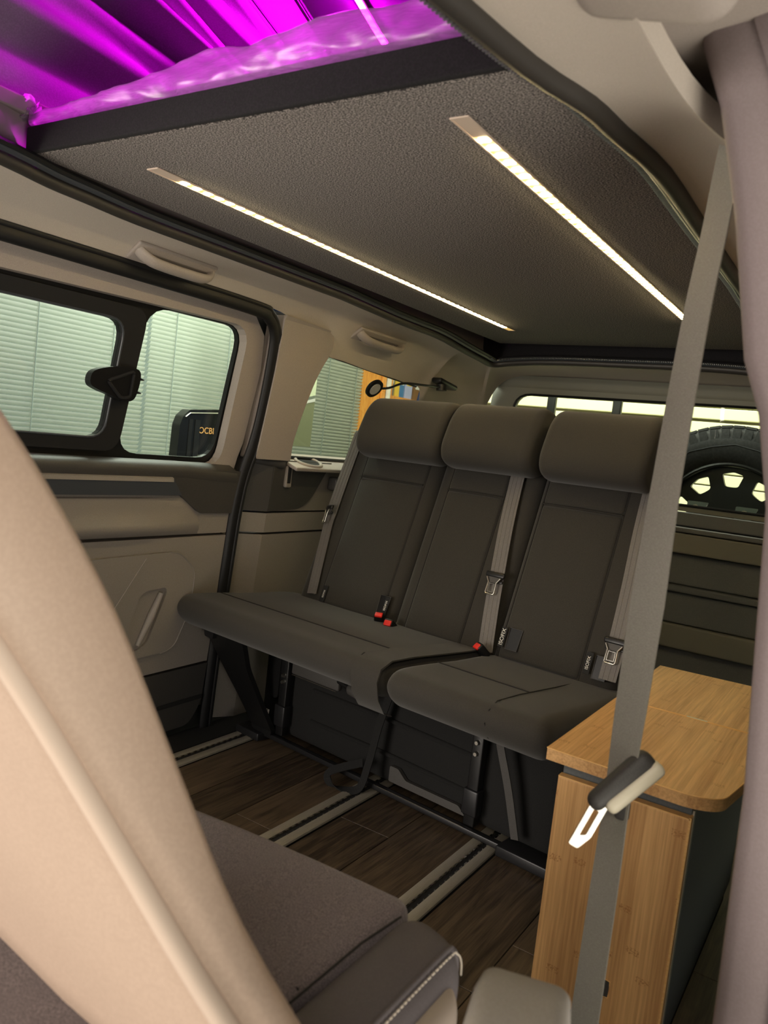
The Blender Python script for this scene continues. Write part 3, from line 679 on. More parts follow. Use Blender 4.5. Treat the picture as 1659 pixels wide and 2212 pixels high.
# ------------------------------------------------------------------ GRAB HANDLES
def ceil_at(y, x):
    """height of the left headlining at x,y"""
    a = Vector((xin(y), y, zin(y))); z = zl(y); b = Vector((xw(z)+.004, y, z)); t = max(0, min(1, (x-a.x)/(b.x-a.x))); drop = a.z-b.z
    return a.z-drop*(t**2.4 if drop < .25 else t**3.2)
def handle(y0, y1, xb, label):
    t = empty('grab_handle', (xb, (y0+y1)/2, 1.40), label, 'grab handle', group='grab handles on the headlining')
    n = Vector((.55, 0, -.83)); s = Vector((-.83, 0, -.55))
    def at(y, o, k=0): return Vector((xb, y, ceil_at(y, xb)))+n*o+s*k
    L = y1-y0
    V = []; rows = []
    path = [at(y0+.012, .002), at(y0+.020, .018), at(y0+.045, .032), at(y0+.08, .036), at((y0+y1)/2, .037), at(y1-.06, .036), at(y1-.03, .030), at(y1-.014, .016), at(y1-.008, .002)]
    V, F = tubeg(smooth_path(path, 5), .016, 12, up=tuple(n), r2=.009); mk('grip', V, F, MT['beige2'], t, smooth=60)
    M = frame((0, 0, 0), (s.x, s.y, s.z), (0, 1, 0), (n.x, n.y, n.z)).to_3x3()
    V, F = rboxg(at((y0+y1)/2, .004, .006), (.062, L, .012), .006, 2, M); mk('base_plate', V, F, MT['beige2'], t, smooth=60)
    V, F = rboxg(at((y0+y1)/2+.01, .0085, .014), (.034, L*.72, .006), .002, 2, M); mk('recess_shade', V, F, MT['liproof'], t)  # raised pad in darker grey; the recess shade is put into its colour
    for yy in (y0+.055, y1-.055):
        V, F = tubeg([at(yy, .009, .016), at(yy, .018, .016)], [.012, .009], 10); mk('hinge_boss', V, F, MT['chrome'] if yy > (y0+y1)/2 else MT['beige2'], t, smooth=60)
    return t
handle(1.235, 1.490, -1.572, 'pale grab handle on the headlining above the sliding door')
handle(2.165, 2.455, -1.575, 'pale grab handle on the headlining above the rear side window')
hr = empty('grab_handle', (-.2, 1.35, 1.37), 'partly hidden handle recess on the headlining behind the front belt', 'grab handle', group='grab handles on the headlining')
V, F = rboxg((-.232, 1.34, 1.395), (.03, .10, .03), .010, 3); mk('recess', V, F, MT['darktrim'], hr, smooth=60)
V, F = tubeg(smooth_path([(-.232, 1.31, 1.382), (-.238, 1.33, 1.362), (-.236, 1.42, 1.358), (-.228, 1.50, 1.372)], 4), .011, 10); mk('grip', V, F, MT['beige2'], hr, smooth=60)
# sun shade / overhead moulding above the driver's door
V, F = rboxg((-.232, .575, 1.428), (.15, .32, .066), .030, 5, Matrix.Rotation(math.radians(14), 3, 'Y')); sv = mk('overhead_moulding', V, F, MT['beige2'], smooth=60); tag(sv, 'pale moulding on the headlining above the driver door', 'moulding')

# ------------------------------------------------------------------ READING LAMP
rl = empty('reading_lamp', (-1.62, 2.86, 1.30), 'small black gooseneck reading lamp above the rear side window', 'lamp')
V, F = rboxg((-1.585, 2.83, 1.268), (.05, .15, .022), .010, 3, Matrix.Rotation(-.12, 3, 'X')); mk('mount', V, F, MT['black'], rl, smooth=60)
V, F = tubeg([(-1.582, 2.80, 1.262), (-1.580, 2.80, 1.238)], .022, 14); mk('swivel_base', V, F, MT['black'], rl, smooth=50)
V, F = tubeg(smooth_path([(-1.58, 2.78, 1.25), (-1.57, 2.66, 1.242), (-1.585, 2.52, 1.232), (-1.597, 2.44, 1.205), (-1.60, 2.385, 1.196)], 6), .0045, 8); mk('gooseneck', V, F, MT['black'], rl, smooth=60)
hd = Vector((-1.600, 2.345, 1.192)); ax = Vector((.78, -.08, -.56)).normalized()
V, F = tubeg([hd-ax*.012, hd-ax*.004, hd+ax*.006], [.026, .036, .036], 24, up=(0, 0, 1)); lh = mk('lamp_head', V, F, MT['black'], rl, smooth=40)
V, F = tubeg([hd+ax*.006, hd+ax*.0075], .023, 24); mk('lens', V, F, MT['lens'], lh)

# ------------------------------------------------------------------ REAR BENCH (own frame: u across, by depth, z up)
TH = -.12
bn = empty('bench_seat', (-1.10, 1.95, 0), 'three-place dark cloth rear bench with headrests and belts', 'bench seat', rz=TH)
A19 = math.radians(19); U = Vector((0, math.sin(A19), math.cos(A19))); NN = Vector((0, -math.cos(A19), math.sin(A19))); O = Vector((0, .06, .42))
def bk(u, v, w): return O+Vector((u, 0, 0))+U*v+NN*w
MB = Matrix(((1, 0, 0), (0, U.y, NN.y), (0, U.z, NN.z)))      # local x=u, y=v, z=w
def bl(name, V, F, m, parent=bn, smooth=60):
    if parent is bn: return mk(name, V, F, m, bn, local=True, smooth=smooth)
    Mi = W(parent).inverted() @ W(bn); return mk(name, [Mi @ Vector(v) for v in V], F, m, parent, local=True, smooth=smooth)
def cushion(u0, u1, prof, r=.035, n=6):
    P = smooth_path([(0, a, b) for a, b in prof], 4, True); c = Vector((0, sum(p.y for p in P)/len(P), sum(p.z for p in P)/len(P)))
    us = [(u0+r*(1-math.cos(math.pi/2*i/n)), r*(1-math.sin(math.pi/2*i/n))) for i in range(n)]
    mid = [(u0+r+(u1-u0-2*r)*i/10, 0) for i in range(11)]
    us = us+mid+[(u0+u1-a, b) for a, b in reversed(us)]
    rows = []
    for u, ins in us:
        row = []
        for p in P:
            d = p-c; sx = max(.2, 1-ins/.20); sz = max(.2, 1-ins/.055)
            row.append((u, c.y+d.y*sx, c.z+d.z*sz))
        rows.append(row)
    V, F = gridg(rows, closed_u=True); nc = len(P); F.append(tuple(range(nc))); F.append(tuple((len(rows)-1)*nc+i for i in range(nc))[::-1]); return V, F
prof = [(-.345, .477), (-.376, .462), (-.385, .435), (-.365, .400), (-.31, .376), (-.15, .362), (.08, .352), (.13, .40), (.10, .448), (-.10, .462), (-.25, .474)]
c1 = bl('seat_cushion', *cushion(-.632, .196, prof), MT['seat'])
c2 = bl('seat_cushion', *cushion(.208, .640, [(a, b-.004) for a, b in prof]), MT['seat'])
# raised centre pads with seams on the cushions
def seamline(P, parent, r=.0013): bl('seam', *tubeg(P, r, 6), MT['seam'], parent)
def topz(by): return lerp(by, [-.385, -.376, -.345, -.25, -.10, .10], [.435, .463, .4785, .4755, .4635, .449])
seamline([(u, -.235, topz(-.235)+.0005) for u in (-.60, -.3, .11)], c1); seamline([(u, -.20, topz(-.20)-.0035) for u in (.235, .40, .50)], c2)
seamline([(.11, by, topz(by)+.0005) for by in (-.375, -.345, -.25, -.10, .06)]+[], c1); seamline([(.50, by, topz(by)-.0035) for by in (-.376, -.345, -.25, -.10, .06)], c2)
seamline([(.50, -.376, .455), (.50, -.386, .432), (.50, -.365, .396), (.50, -.32, .374)], c2)
# overlapping flap of the left cushion
fp = [(-.34, .4815), (-.380, .466), (-.390, .435), (-.378, .390), (-.350, .352), (-.318, .340)]
rows = [[(u, a, b) for a, b in [(.06, .4555), (-.10, .4675), (-.25, .4790)]+fp] for u in (.113, .153, .192, .198)]
bl('cushion_flap', *thickg(rows, (0, .004, -.004)), MT['seat'], c1)

backs = [(-.560, -.140, [(-.452, -.182)], 'L'), (-.136, .222, [(-.085, .118)], 'M'), (.226, .588, [(.250, .492)], 'R')]
bobj = []
for (a, b, pads, q) in backs:
    def dom(p, a=a, b=b): return p
    V, F = rboxg((0, 0, 0), (b-a, .66, .115), .035, 5)
    V = [bk((a+b)/2+v.x, .315+v.y, -.055+v.z) for v in V]
    o = bl('backrest', V, F, MT['seat']); bobj.append(o)
    for (pa, pb) in pads:
        for (v0, v1) in ((.03, .4805), (.4855, .625)):
            V, F = rboxg((0, 0, 0), (pb-pa, v1-v0, .022), .010, 3, sub=6)
            V = [bk((pa+pb)/2+v.x-.03*0, (v0+v1)/2+v.y, -.003+v.z+.006*(1-(v.x/((pb-pa)/2))**2)) for v in V]
            bl('back_panel', V, F, MT['seatc'], o)
        for e in (pa-.001, pb+.001): bl('seam', *tubeg([bk(e, v, .0025) for v in (.03, .3, .62)], .002, 6), MT['seam'], o)
        bl('seam', *tubeg([bk(pa, .483, .010), bk((pa+pb)/2, .483, .014), bk(pb, .483, .010)], .002, 6), MT['seam'], o)
# headrests: rolled pads over the top of the backs
hp = [(-.114, .034), (-.106, .076), (-.072, .096), (-.02, .096), (.04, .088), (.082, .064), (.099, .020), (.088, -.036), (.03, -.060), (-.05, -.056), (-.10, -.012)]
def headrest(ua, ub, vc):
    P = smooth_path([(0, a, b) for a, b in hp], 4, True); r = .026; n = 6; rows = []
    us = [(ua+r*(1-math.cos(math.pi/2*i/n)), r*(1-math.sin(math.pi/2*i/n))) for i in range(n)]
    us = us+[(ua+r+(ub-ua-2*r)*i/6, 0) for i in range(7)]+[(ua+ub-x, y) for x, y in reversed(us)]
    for u, ins in us:
        s = 1-ins/.115
        rows.append([bk(u, vc+p.y*s, .035+p.z*s) for p in P])
    V, F = gridg(rows, closed_u=True); nc = len(P); F.append(tuple(range(nc))); F.append(tuple((len(rows)-1)*nc+i for i in range(nc))[::-1])
    o = bl('headrest', V, F, MT['seat'])
    for u in (ua+.012, ub-.012):
        s = 1-.018/.10
        bl('seam', *tubeg([bk(u, vc+p.y*(s+.006), .035+p.z*(s+.006)) for p in P], .0016, 5, True), MT['seam'], o)
    for k_ in (-.06, .06): bl('headrest_post', *tubeg([bk((ua+ub)/2+k_, .58, -.06), bk((ua+ub)/2+k_, .68, -.03)], .006, 8), MT['steel'], o)
    return o
headrest(-.430, -.090, .652); headrest(-.080, .232, .652); headrest(.258, .566, .650)
# small side wing of the bench top left where the belt leaves
V, F = rboxg((0, 0, 0), (.05, .10, .07), .02, 4); bl('belt_outlet', [bk(-.528+v.x, .628+v.y, -.035+v.z) for v in V], F, MT['seat'])
def bench_belt(path, tongue_v, u_at, width, fold=False, side=(1, 0, 0), turn=0.0, second=None):
    """path: list of (u, v, w)"""
    P = smooth_path([bk(*p) for p in path], 5)
    o = bl('belt', *ribbong(P, width, .0022, side), MT['belt'], smooth=30)
    for s_ in (-.30, 0, .30): bl('belt_rib', *ribbong([p+NN*.0016+Vector((s_*(width[0] if isinstance(width, list) else width), 0, 0)) for p in P], .0035, .0006, side), MT['belt'], o, smooth=30)
    c = bk(u_at, tongue_v, .028); M = MB @ Matrix.Rotation(turn, 3, 'Y')
    V, F = rboxg(c, (.062, .016, .010), .005, 3, M); tn = bl('belt_tongue', V, F, MT['black'], o)
    def tp(x, y, z=0.0): return c+M @ Vector((x, y, z))
    V, F = plateg(rnd([(-.026, -.004), (.026, -.004), (.014, -.024), (-.014, -.024)], .004), [], lambda a, b, t: tp(a, b, t-.004), .006); bl('tongue_body', V, F, MT['darktrim'], o)
    pts = [tp(-.022, -.010, .006), tp(-.013, -.024, .006), tp(-.0145, -.054, .005), tp(-.012, -.058, .005), tp(.012, -.058, .005), tp(.0145, -.054, .005), tp(.013, -.024, .006), tp(.022, -.010, .006)]
    bl('tongue_plate', *tubeg(pts, .0022, 8, up=tuple(NN)), MT['chrome'], o)
    pts = [tp(-.009, -.028, .006), tp(-.0095, -.051, .005), tp(.0095, -.051, .005), tp(.009, -.028, .006)]; bl('tongue_slot', *tubeg(pts, .0014, 6, True, up=tuple(NN)), MT['chrome'], o)
    V, F = rboxg(tp(0, -.018, -.006), (.052, .008, .006), .002, 2, M); bl('belt_stop', V, F, MT['black'], o)
    return o
bench_belt([(-.50, .660, -.01), (-.52, .640, .006), (-.524, .60, .008), (-.523, .345, .012), (-.508, .20, .012), (-.485, .05, .014)], .350, -.523, [.047]*16+[.040]*10, turn=-.55)
bench_belt([(.146, .640, .0), (.146, .60, .012), (.160, .42, .016), (.183, .245, .018), (.198, .14, .018), (.218, .03, .020)], .248, .183, .046)
bench_belt([(.556, .645, -.01), (.552, .60, .010), (.556, .45, .014), (.566, .30, .016), (.572, .16, .018), (.575, .05, .024)], .150, .572, .046)
# red-topped buckles on the seat joint
def buckle(u, by, z, rz, tilt):
    M = Matrix.Rotation(rz, 3, 'Z') @ Matrix.Rotation(tilt, 3, 'X')
    V, F = rboxg((u, by, z), (.030, .022, .045), .006, 3, M); b_ = bl('buckle', V, F, MT['black'])
    V, F = rboxg(Vector((u, by, z))+M @ Vector((0, -.004, .0205)), (.024, .018, .008), .003, 2, M); bl('release_button', V, F, MT['red'], b_)
def seatpt(u, by): return Vector((u, by, topz(by)))
buckle(-.160, .035, .462, .5, .5); buckle(-.108, .028, .458, .2, 1.0); buckle(.222, .028, .464, -.5, .8)
# child seat anchor pockets and their white print
def isofix(u, v, pocket, txt, ul=None, sz=.013):
    if pocket:
        V, F = plateg([(-.019, -.03), (.019, -.03), (.019, .03), (-.019, .03)], [], lambda a, b, t: bk(u+a, v+b, .012+t), .003); o = bl('anchor_pocket', V, F, MT['black'])
        V, F = tubeg([bk(u-.019, v-.03, .016), bk(u+.019, v-.03, .016), bk(u+.019, v+.03, .016), bk(u-.019, v+.03, .016)], .0016, 6, True); bl('pocket_rim', V, F, MT['darktrim'], o)
    if txt:
        x = ul if ul is not None else u
        V, F = plateg([(-.009, -.028), (.009, -.028), (.009, .028), (-.009, .028)], [], lambda a, b, t: bk(x+a, v+b, .0155+t), .0012); tg_ = bl('anchor_tag', V, F, MT['blackmat'])
        M = frame(bk(x, v, .0175), tuple(U), tuple(-Vector((1, 0, 0))), tuple(NN)); V, F = textg(txt, sz, M); bl('tag_print', V, F, MT['white'], tg_, smooth=None)
isofix(-.178, .078, True, 'ISOFIX', -.168, .011); isofix(.290, .085, True, 'ISOFIX', .255, .016); isofix(.512, .080, False, 'ISOFIX', None, .012); isofix(.548, .075, True, None); isofix(-.430, .060, False, 'ISOFIX', None, .009)

# frame below the bench
fr = bl('base_rail', *rboxg((-.02, -.098, .026), (1.02, .020, .016), .003, 2), MT['steel'])
bl('rail_edge', *boxg((.16, -.109, .034), (.31, .0016, .0016)), MT['steelb'], fr); bl('rail_edge', *boxg((-.22, -.109, .034), (.10, .0016, .0016)), MT['steel'], fr)
bl('floor_plate', *rboxg((-.52, -.09, .018), (.11, .09, .026), .004, 2), MT['steel']); bl('floor_plate', *rboxg((.50, -.085, .022), (.16, .07, .028), .004, 2), MT['steel'])
for u, zb in ((-.415, (.233, .212)), (.318, (.261, .231))):
    bl('upright', *rboxg((u, -.08, .20), (.034, .030, .33), .004, 2), MT['black'])
    bl('upright_foot', *rboxg((u, -.085, .10), (.046, .034, .07), .005, 2), MT['steel'])
    for z in zb:
        V, F = tubeg([(u, -.0955, z), (u, -.1035, z)], [.007, .005], 12); bl('bolt', V, F, MT['chrome'])
V, F = plateg(rnd([(-.615, .362), (-.43, .362), (-.455, .26), (-.445, .16), (-.425, .03), (-.52, .03), (-.545, .13), (-.575, .22)], .02), [], lambda a, b, t: (a, -.115-.15*max(0, b-.05)/.3+t, b), .018, [.1, .2, .3]); bl('side_leg', V, F, MT['black'])
V, F = plateg(rnd([(-.61, .375), (-.56, .375), (-.563, .335), (-.605, .338)], .008), [], lambda a, b, t: (a, -.275+t, b), .02); bl('hinge_bracket', V, F, MT['steel'])
for u in (.145, .345):
    V, F = plateg(rnd([(u-.03, .37), (u+.03, .37), (u+.026, .325), (u-.01, .310)], .006), [], lambda a, b, t: (a, -.14+t, b), .018); bl('hinge_bracket', V, F, MT['steel'])
V, F = plateg(rnd([(-.478, .36), (-.43, .36), (-.43, .155), (-.455, .150), (-.478, .18)], .02), [], lambda a, b, t: (a, -.10+t, b), .02); bl('side_cheek', V, F, MT['black'])
bl('under_panel', *rboxg((-.25, -.12, .300), (.20, .02, .075), .006, 2), MT['darktrim'])
bl('panel_edge', *boxg((-.25, -.1315, .262), (.19, .0014, .0016)), MT['steelb'])
V, F = tubeg([(-.15, -.13, .296), (-.09, -.14, .290)], .008, 10); bl('release_lever', V, F, MT['black'])
V, F = tubeg([(-.10, -.14, .292), (-.09, -.142, .291), (-.045, -.146, .287), (-.036, -.147, .286)], [.010, .017, .017, .012], 14); bl('lever_grip', V, F, MT['darktrim'])
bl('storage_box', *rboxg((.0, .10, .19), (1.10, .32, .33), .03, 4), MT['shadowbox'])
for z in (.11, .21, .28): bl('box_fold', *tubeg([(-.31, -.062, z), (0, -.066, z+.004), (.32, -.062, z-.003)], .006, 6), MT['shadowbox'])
V, F = plateg(rnd([(.03, .09), (.06, .09), (.09, .066), (.27, .066), (.295, .045), (.03, .045)], .006), [], lambda a, b, t: (a, -.075+t, b), .012); bl('base_bracket', V, F, MT['darktrim'])
V, F = ribbong(smooth_path([(.39, -.13, .335), (.40, -.12, .28), (.43, -.11, .18), (.46, -.10, .06)], 5), .022, .003, (1, 0, 0)); bl('webbing_strap', V, F, MT['darktrim'])
V, F = rboxg((.394, -.136, .318), (.034, .010, .040), .004, 2); bl('strap_buckle', V, F, MT['strip'])
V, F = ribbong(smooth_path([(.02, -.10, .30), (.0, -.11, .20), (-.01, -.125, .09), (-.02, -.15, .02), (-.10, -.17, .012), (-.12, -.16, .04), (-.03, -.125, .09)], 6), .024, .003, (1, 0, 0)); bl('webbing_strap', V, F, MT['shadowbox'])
V, F = plateg([(-.458, .075), (-.442, .075), (-.439, .118), (-.455, .118)], [], lambda a, b, t: (a, -.122+t, b), .001); lb = bl('paper_label', V, F, MT['paper'])
for z in (.085, .092, .100, .108, .115): bl('label_print', *boxg((-.449, -.1225, z), (.012, .0006, .0022)), MT['grey'], lb)

# ------------------------------------------------------------------ BAMBOO CABINET
cb = empty('side_cabinet', (-.30, 1.65, 0), 'low narrow bamboo-fronted cabinet beside the bench', 'cabinet')
V, F = boxg((-.297, 1.665, .265), (.213, .73, .44)); mk('carcass', V, F, MT['cab'], cb)
V, F = boxg((-.297, 1.665, .025), (.20, .70, .05)); mk('plinth', V, F, MT['blackmat'], cb)
V, F = rboxg((-.2965, 1.288, .274), (.2185, .016, .392), .0035, 2); dd = mk('door', V, F, MT['bamD'], cb)
for z in (.4698,): mk('edge_band', *boxg((-.2965, 1.2875, z), (.2165, .0165, .0022)), MT['bamE'], dd)
mk('edge_band', *boxg((-.1880, 1.2875, .278), (.0035, .0165, .389)), MT['bamE'], dd)
V, F = plateg(rnd([(-.2885, .128), (-.272, .128), (-.272, .158), (-.2885, .158)], .006), [], lambda a, b, t: (a, 1.2798-t, b), .0012); mk('latch_plate', V, F, MT['darktrim'], dd)
V, F = tubeg([(-.2885, 1.279, .128), (-.272, 1.279, .130), (-.272, 1.279, .158), (-.2885, 1.279, .160)], .0012, 6, True); mk('latch_rim', V, F, MT['bamE'], dd)
V, F = boxg((-.1865, 1.30, .27), (.003, .012, .42)); mk('side_edge', V, F, MT['alu'], cb)
V, F = tubeg([(-.372, 1.2985, .486), (-.372, 1.2975, .494), (-.342, 1.2975, .494), (-.342, 1.2985, .486)], .0008, 5); mk('hinge_wire', V, F, MT['alu'], cb)
fm = lambda a, b, t: (a, b, .498+t)
front = rnd([(-.425, 1.657), (-.425, 1.262), (-.185, 1.252), (-.145, 1.275), (-.128, 1.40), (-.150, 1.657)], [.001, .002, .03, .03, .03, .001], 6)
V, F = plateg(front, [], fm, .021); tp1 = mk('table_top', V, F, MT['bamT'], cb)
V, F = plateg([(-.425, 2.045), (-.425, 1.661), (-.150, 1.661), (-.150, 2.06)], [], fm, .021); tp2 = mk('table_top', V, F, MT['bamT'], cb)
ed = [(x, y, .509) for x, y in front if y < 1.655]
for z in (.5182,): mk('edge_band', *tubeg([(p[0], p[1]-.0002, z) for p in ed], .0012, 6), MT['bamE'], tp1)
mk('edge_band', *boxg((-.2875, 1.6575, .5195), (.27, .0022, .0012)), MT['bamE'], tp1); mk('edge_band', *boxg((-.2875, 1.6612, .5195), (.27, .0018, .0012)), MT['bamE'], tp2)
mk('hinge', *boxg((-.2600, 1.6590, .5198), (.040, .005, .0016)), MT['chrome'], cb)

# ------------------------------------------------------------------ FRONT SEAT (turned round), near the camera
fs = empty('captain_chair', (-.58, .55, 0), 'turned front seat with heathered cloth cushion and taupe back shell', 'seat')
def fcush(p):   # slight dome and fall to the far edge
    return p
V, F = rboxg((-.675, .545, .405), (.53, .49, .10), .022, 4, sub=8, fn=lambda p: Vector((p.x, p.y+.06*(p.x/.265)*.4, p.z+(.008*(1-(p.x/.265)**2)) if p.z > 0 else p.z)))
fc_ = mk('cushion_centre', V, F, MT['fseat'], fs, smooth=50)
V, F = rboxg((-.365, .555, .400), (.105, .50, .115), .040, 6, sub=6, fn=lambda p: Vector((p.x, p.y-.03*((p.x+.05)/.1)**2, p.z))); bo = mk('side_bolster', V, F, MT['fside'], fs, smooth=60)
V, F = rboxg((-.318, .52, .360), (.05, .50, .15), .022, 5, sub=6, fn=lambda p: Vector((p.x, p.y-.05*((p.x+.025)/.05), p.z))); mk('side_skirt', V, F, MT['flight'], fs, smooth=60)
seamP = smooth_path([(-.336, .787, .412), (-.336, .783, .430), (-.336, .770, .446), (-.336, .745, .4532), (-.336, .60, .4532), (-.334, .45, .4532), (-.332, .33, .453)], 8)
mk('bolster_piping', *tubeg(seamP, .0035, 8), MT['fside'], bo, smooth=60)
g = G(); acc = 0
for i in range(len(seamP)-1):
    a, b = seamP[i], seamP[i+1]; n = max(1, int((b-a).length/.006)); 
    for k in range(n):
        p = a.lerp(b, (k+.2)/n)+Vector((.0068, 0, -.002)); q = a.lerp(b, (k+.75)/n)+Vector((.0068, 0, -.002)); g.add(*tubeg([p, q], .0011, 5))
st_ = g.mk('stitching', MT['thread'], bo); tag(st_, kind='stuff')
mk('cushion_seam', *tubeg(smooth_path([(-.93, .535, .458), (-.75, .55, .4645), (-.60, .575, .4635), (-.47, .585, .4565), (-.42, .60, .452)], 5), .0016, 6), MT['seam'], fc_)
mk('cushion_seam', *tubeg([(-.4135, .785, .444), (-.4135, .70, .4535), (-.4135, .35, .4535)], .0014, 6), MT['seam'], fc_)
V, F = rboxg((-.62, .53, .22), (.46, .44, .27), .03, 3); mk('seat_plinth', V, F, MT['blackmat'], fs)
# back shell: leaning forward-of-vehicle; edge measured along its right-hand side
bkp = [(0.165, 1.13, -0.583, 0.09), (0.205, 1.04, -0.591, 0.09), (0.225, 0.985, -0.544, 0.09), (0.285, 0.905, -0.532, 0.088), (0.345, 0.805, -0.503, 0.08), (0.39, 0.69, -0.435, 0.056), (0.415, 0.6, -0.36, 0.036), (0.44, 0.5, -0.254, 0.028), (0.455, 0.43, -0.188, 0.028)]      # y, z, outer edge x, thickness
rows = []
for (y, z, xe, th) in bkp:
    n = Vector((0, -.90, -.42)); sec = []
    for (dx, dn) in ((-.50, .0), (-.34, .014), (-.20, .018), (-.10, .014), (-.052, .010), (-.044, .001), (-.036, .008), (-.022, .013), (-.010, .008), (0, -.004), (.004, -.03 if th > .06 else -.012), (0, -th+.012), (-.012, -th), (-.05, -th-.005), (-.20, -th), (-.34, -th), (-.50, -th-.01)):
        sec.append(Vector((xe+dx, y, z))+n*dn)
    rows.append(sec)
sm = []
for j in range(len(rows[0])): sm.append(smooth_path([r[j] for r in rows], 4))
rows = [list(r) for r in zip(*sm)]
top = rows[0]; cT = sum(top, Vector())/len(top); extra = []
for k_ in range(1, 6):
    a_ = math.pi/2*k_/5; up_ = Vector((0, -.40, .90))*(.055*math.sin(a_)); sc_ = 1-.30*(1-math.cos(a_))
    extra.insert(0, [cT+Vector(((p.x-cT.x)*(1-.12*(1-math.cos(a_))), (p.y-cT.y)*(1-.9*(1-math.cos(a_))), (p.z-cT.z)*(1-.9*(1-math.cos(a_)))))+up_ for p in top])
allr = extra+rows; V, F = gridg(allr, closed_u=True); nc_ = len(top); F.append(tuple(range(nc_))); F.append(tuple((len(allr)-1)*nc_+i for i in range(nc_))[::-1])
bs = mk('back_shell', V, F, MT['fback'], fs, smooth=60)
for hx in (-.86, -.74): mk('headrest_post', *tubeg([(hx, .17, 1.15), (hx, .135, 1.26)], .006, 8), MT['chrome'], fs)
V, F = rboxg((-.80, .125, 1.315), (.26, .10, .17), .045, 5, Matrix.Rotation(math.radians(20), 3, 'X')); mk('headrest', V, F, MT['fside'], fs, smooth=60)
P = [r[7].lerp(r[8], .5)+Vector((0, -.002, -.001)) for r in rows]
mk('shell_piping', *tubeg(P, .009, 10), MT['pipe'], bs, smooth=60)
# armrest
def armf(p):
    q = p.copy(); t = (p.y+.15)/.30
    q.z -= .02*max(0, (t-.75)/.25)**2
    if p.z > 0: q.x *= .92
    return q
V, F = rboxg((-.164, .493, .52), (.088, .36, .10), .016, 5, Matrix.Rotation(math.radians(16), 3, 'Z'), armf, sub=6); ar = mk('armrest', V, F, MT['arm'], fs, smooth=50)
mk('armrest_bracket', *rboxg((-.225, .46, .44), (.10, .06, .08), .012, 3), MT['blackmat'], fs)

# ------------------------------------------------------------------ FRONT SEAT BELT
fb = empty('front_seat_belt', (-.24, 1.0, .2), 'grey front seat belt hanging down before the bamboo cabinet', 'seat belt')
path = [(-.208, 1.0, 1.46), (-.214, 1.0, 1.38), (-.219, 1.0, 1.290), (-.226, 1.0, 1.185), (-.232, 1.0, 1.0), (-.234, 1.0, .84), (-.236, 1.0, .68), (-.2365, 1.0, .60), (-.237, 1.0, .45), (-.238, 1.0, .27), (-.240, 1.0, .10)]
sd = []
P = smooth_path(path, 6)
for p in P:
    a = math.radians(lerp(p.z, [.1, .45, .57, .70, .84, 1.0, 1.3], [-26, -30, -36, -24, -17, -32, -40])); sd.append((math.cos(a), math.sin(a), 0))
wb = mk('webbing', *ribbong(P, .047, .0016, sd), MT['beltf'], fb, smooth=30)
tc = Vector((-.232, .985, .612))
X = Vector((.56, .43, .70)).normalized(); Zd = Vector((.62, .32, -.70)); Zd = (Zd-X*X.dot(Zd)).normalized(); Yd = Zd.cross(X)      # long axis, lower edge, thickness
MM = frame((0, 0, 0), X, Yd, -Zd).to_3x3()
V, F = rboxg(tc, (.100, .026, .030), .0125, 5, MM, lambda p: Vector((p.x, p.y, p.z*(1.1 if p.x > 0 else .8)-.9*p.x*p.x+.0008))); tn = mk('belt_tongue', V, F, MT['darktrim'], fb, smooth=60)
V, F = rboxg(tc+X*.008+Zd*.0135+Yd*(-.003 if Yd.y > 0 else .003), (.088, .027, .021), .009, 4, MM, lambda p: Vector((p.x, p.y, p.z-.9*p.x*p.x))); mk('tongue_lit_face', V, F, MT['litface'], tn, smooth=60)  # cream colour paints the tongue's lower face as lit from below
dn = Vector((-.29, -.28, -.91)).normalized(); p0 = tc-X*.036+Zd*.006
sx = Vector((.80, .40, -.36)); sx = (sx-dn*dn.dot(sx)).normalized()
V, F = plateg(rnd([(-.010, 0), (.011, 0), (.011, .046), (.003, .066), (-.010, .066)], .003), [rnd([(-.003, .012), (.004, .012), (.004, .046), (-.003, .050)], .002)], lambda a, b, t: p0+sx*a+dn*b+sx.cross(dn)*t, .0025); mk('tongue_plate', V, F, MT['chrome'], tn)
V, F = rboxg((-.2265, .994, .572), (.018, .012, .026), .005, 3); mk('belt_stop', V, F, MT['darktrim'], fb, smooth=60)

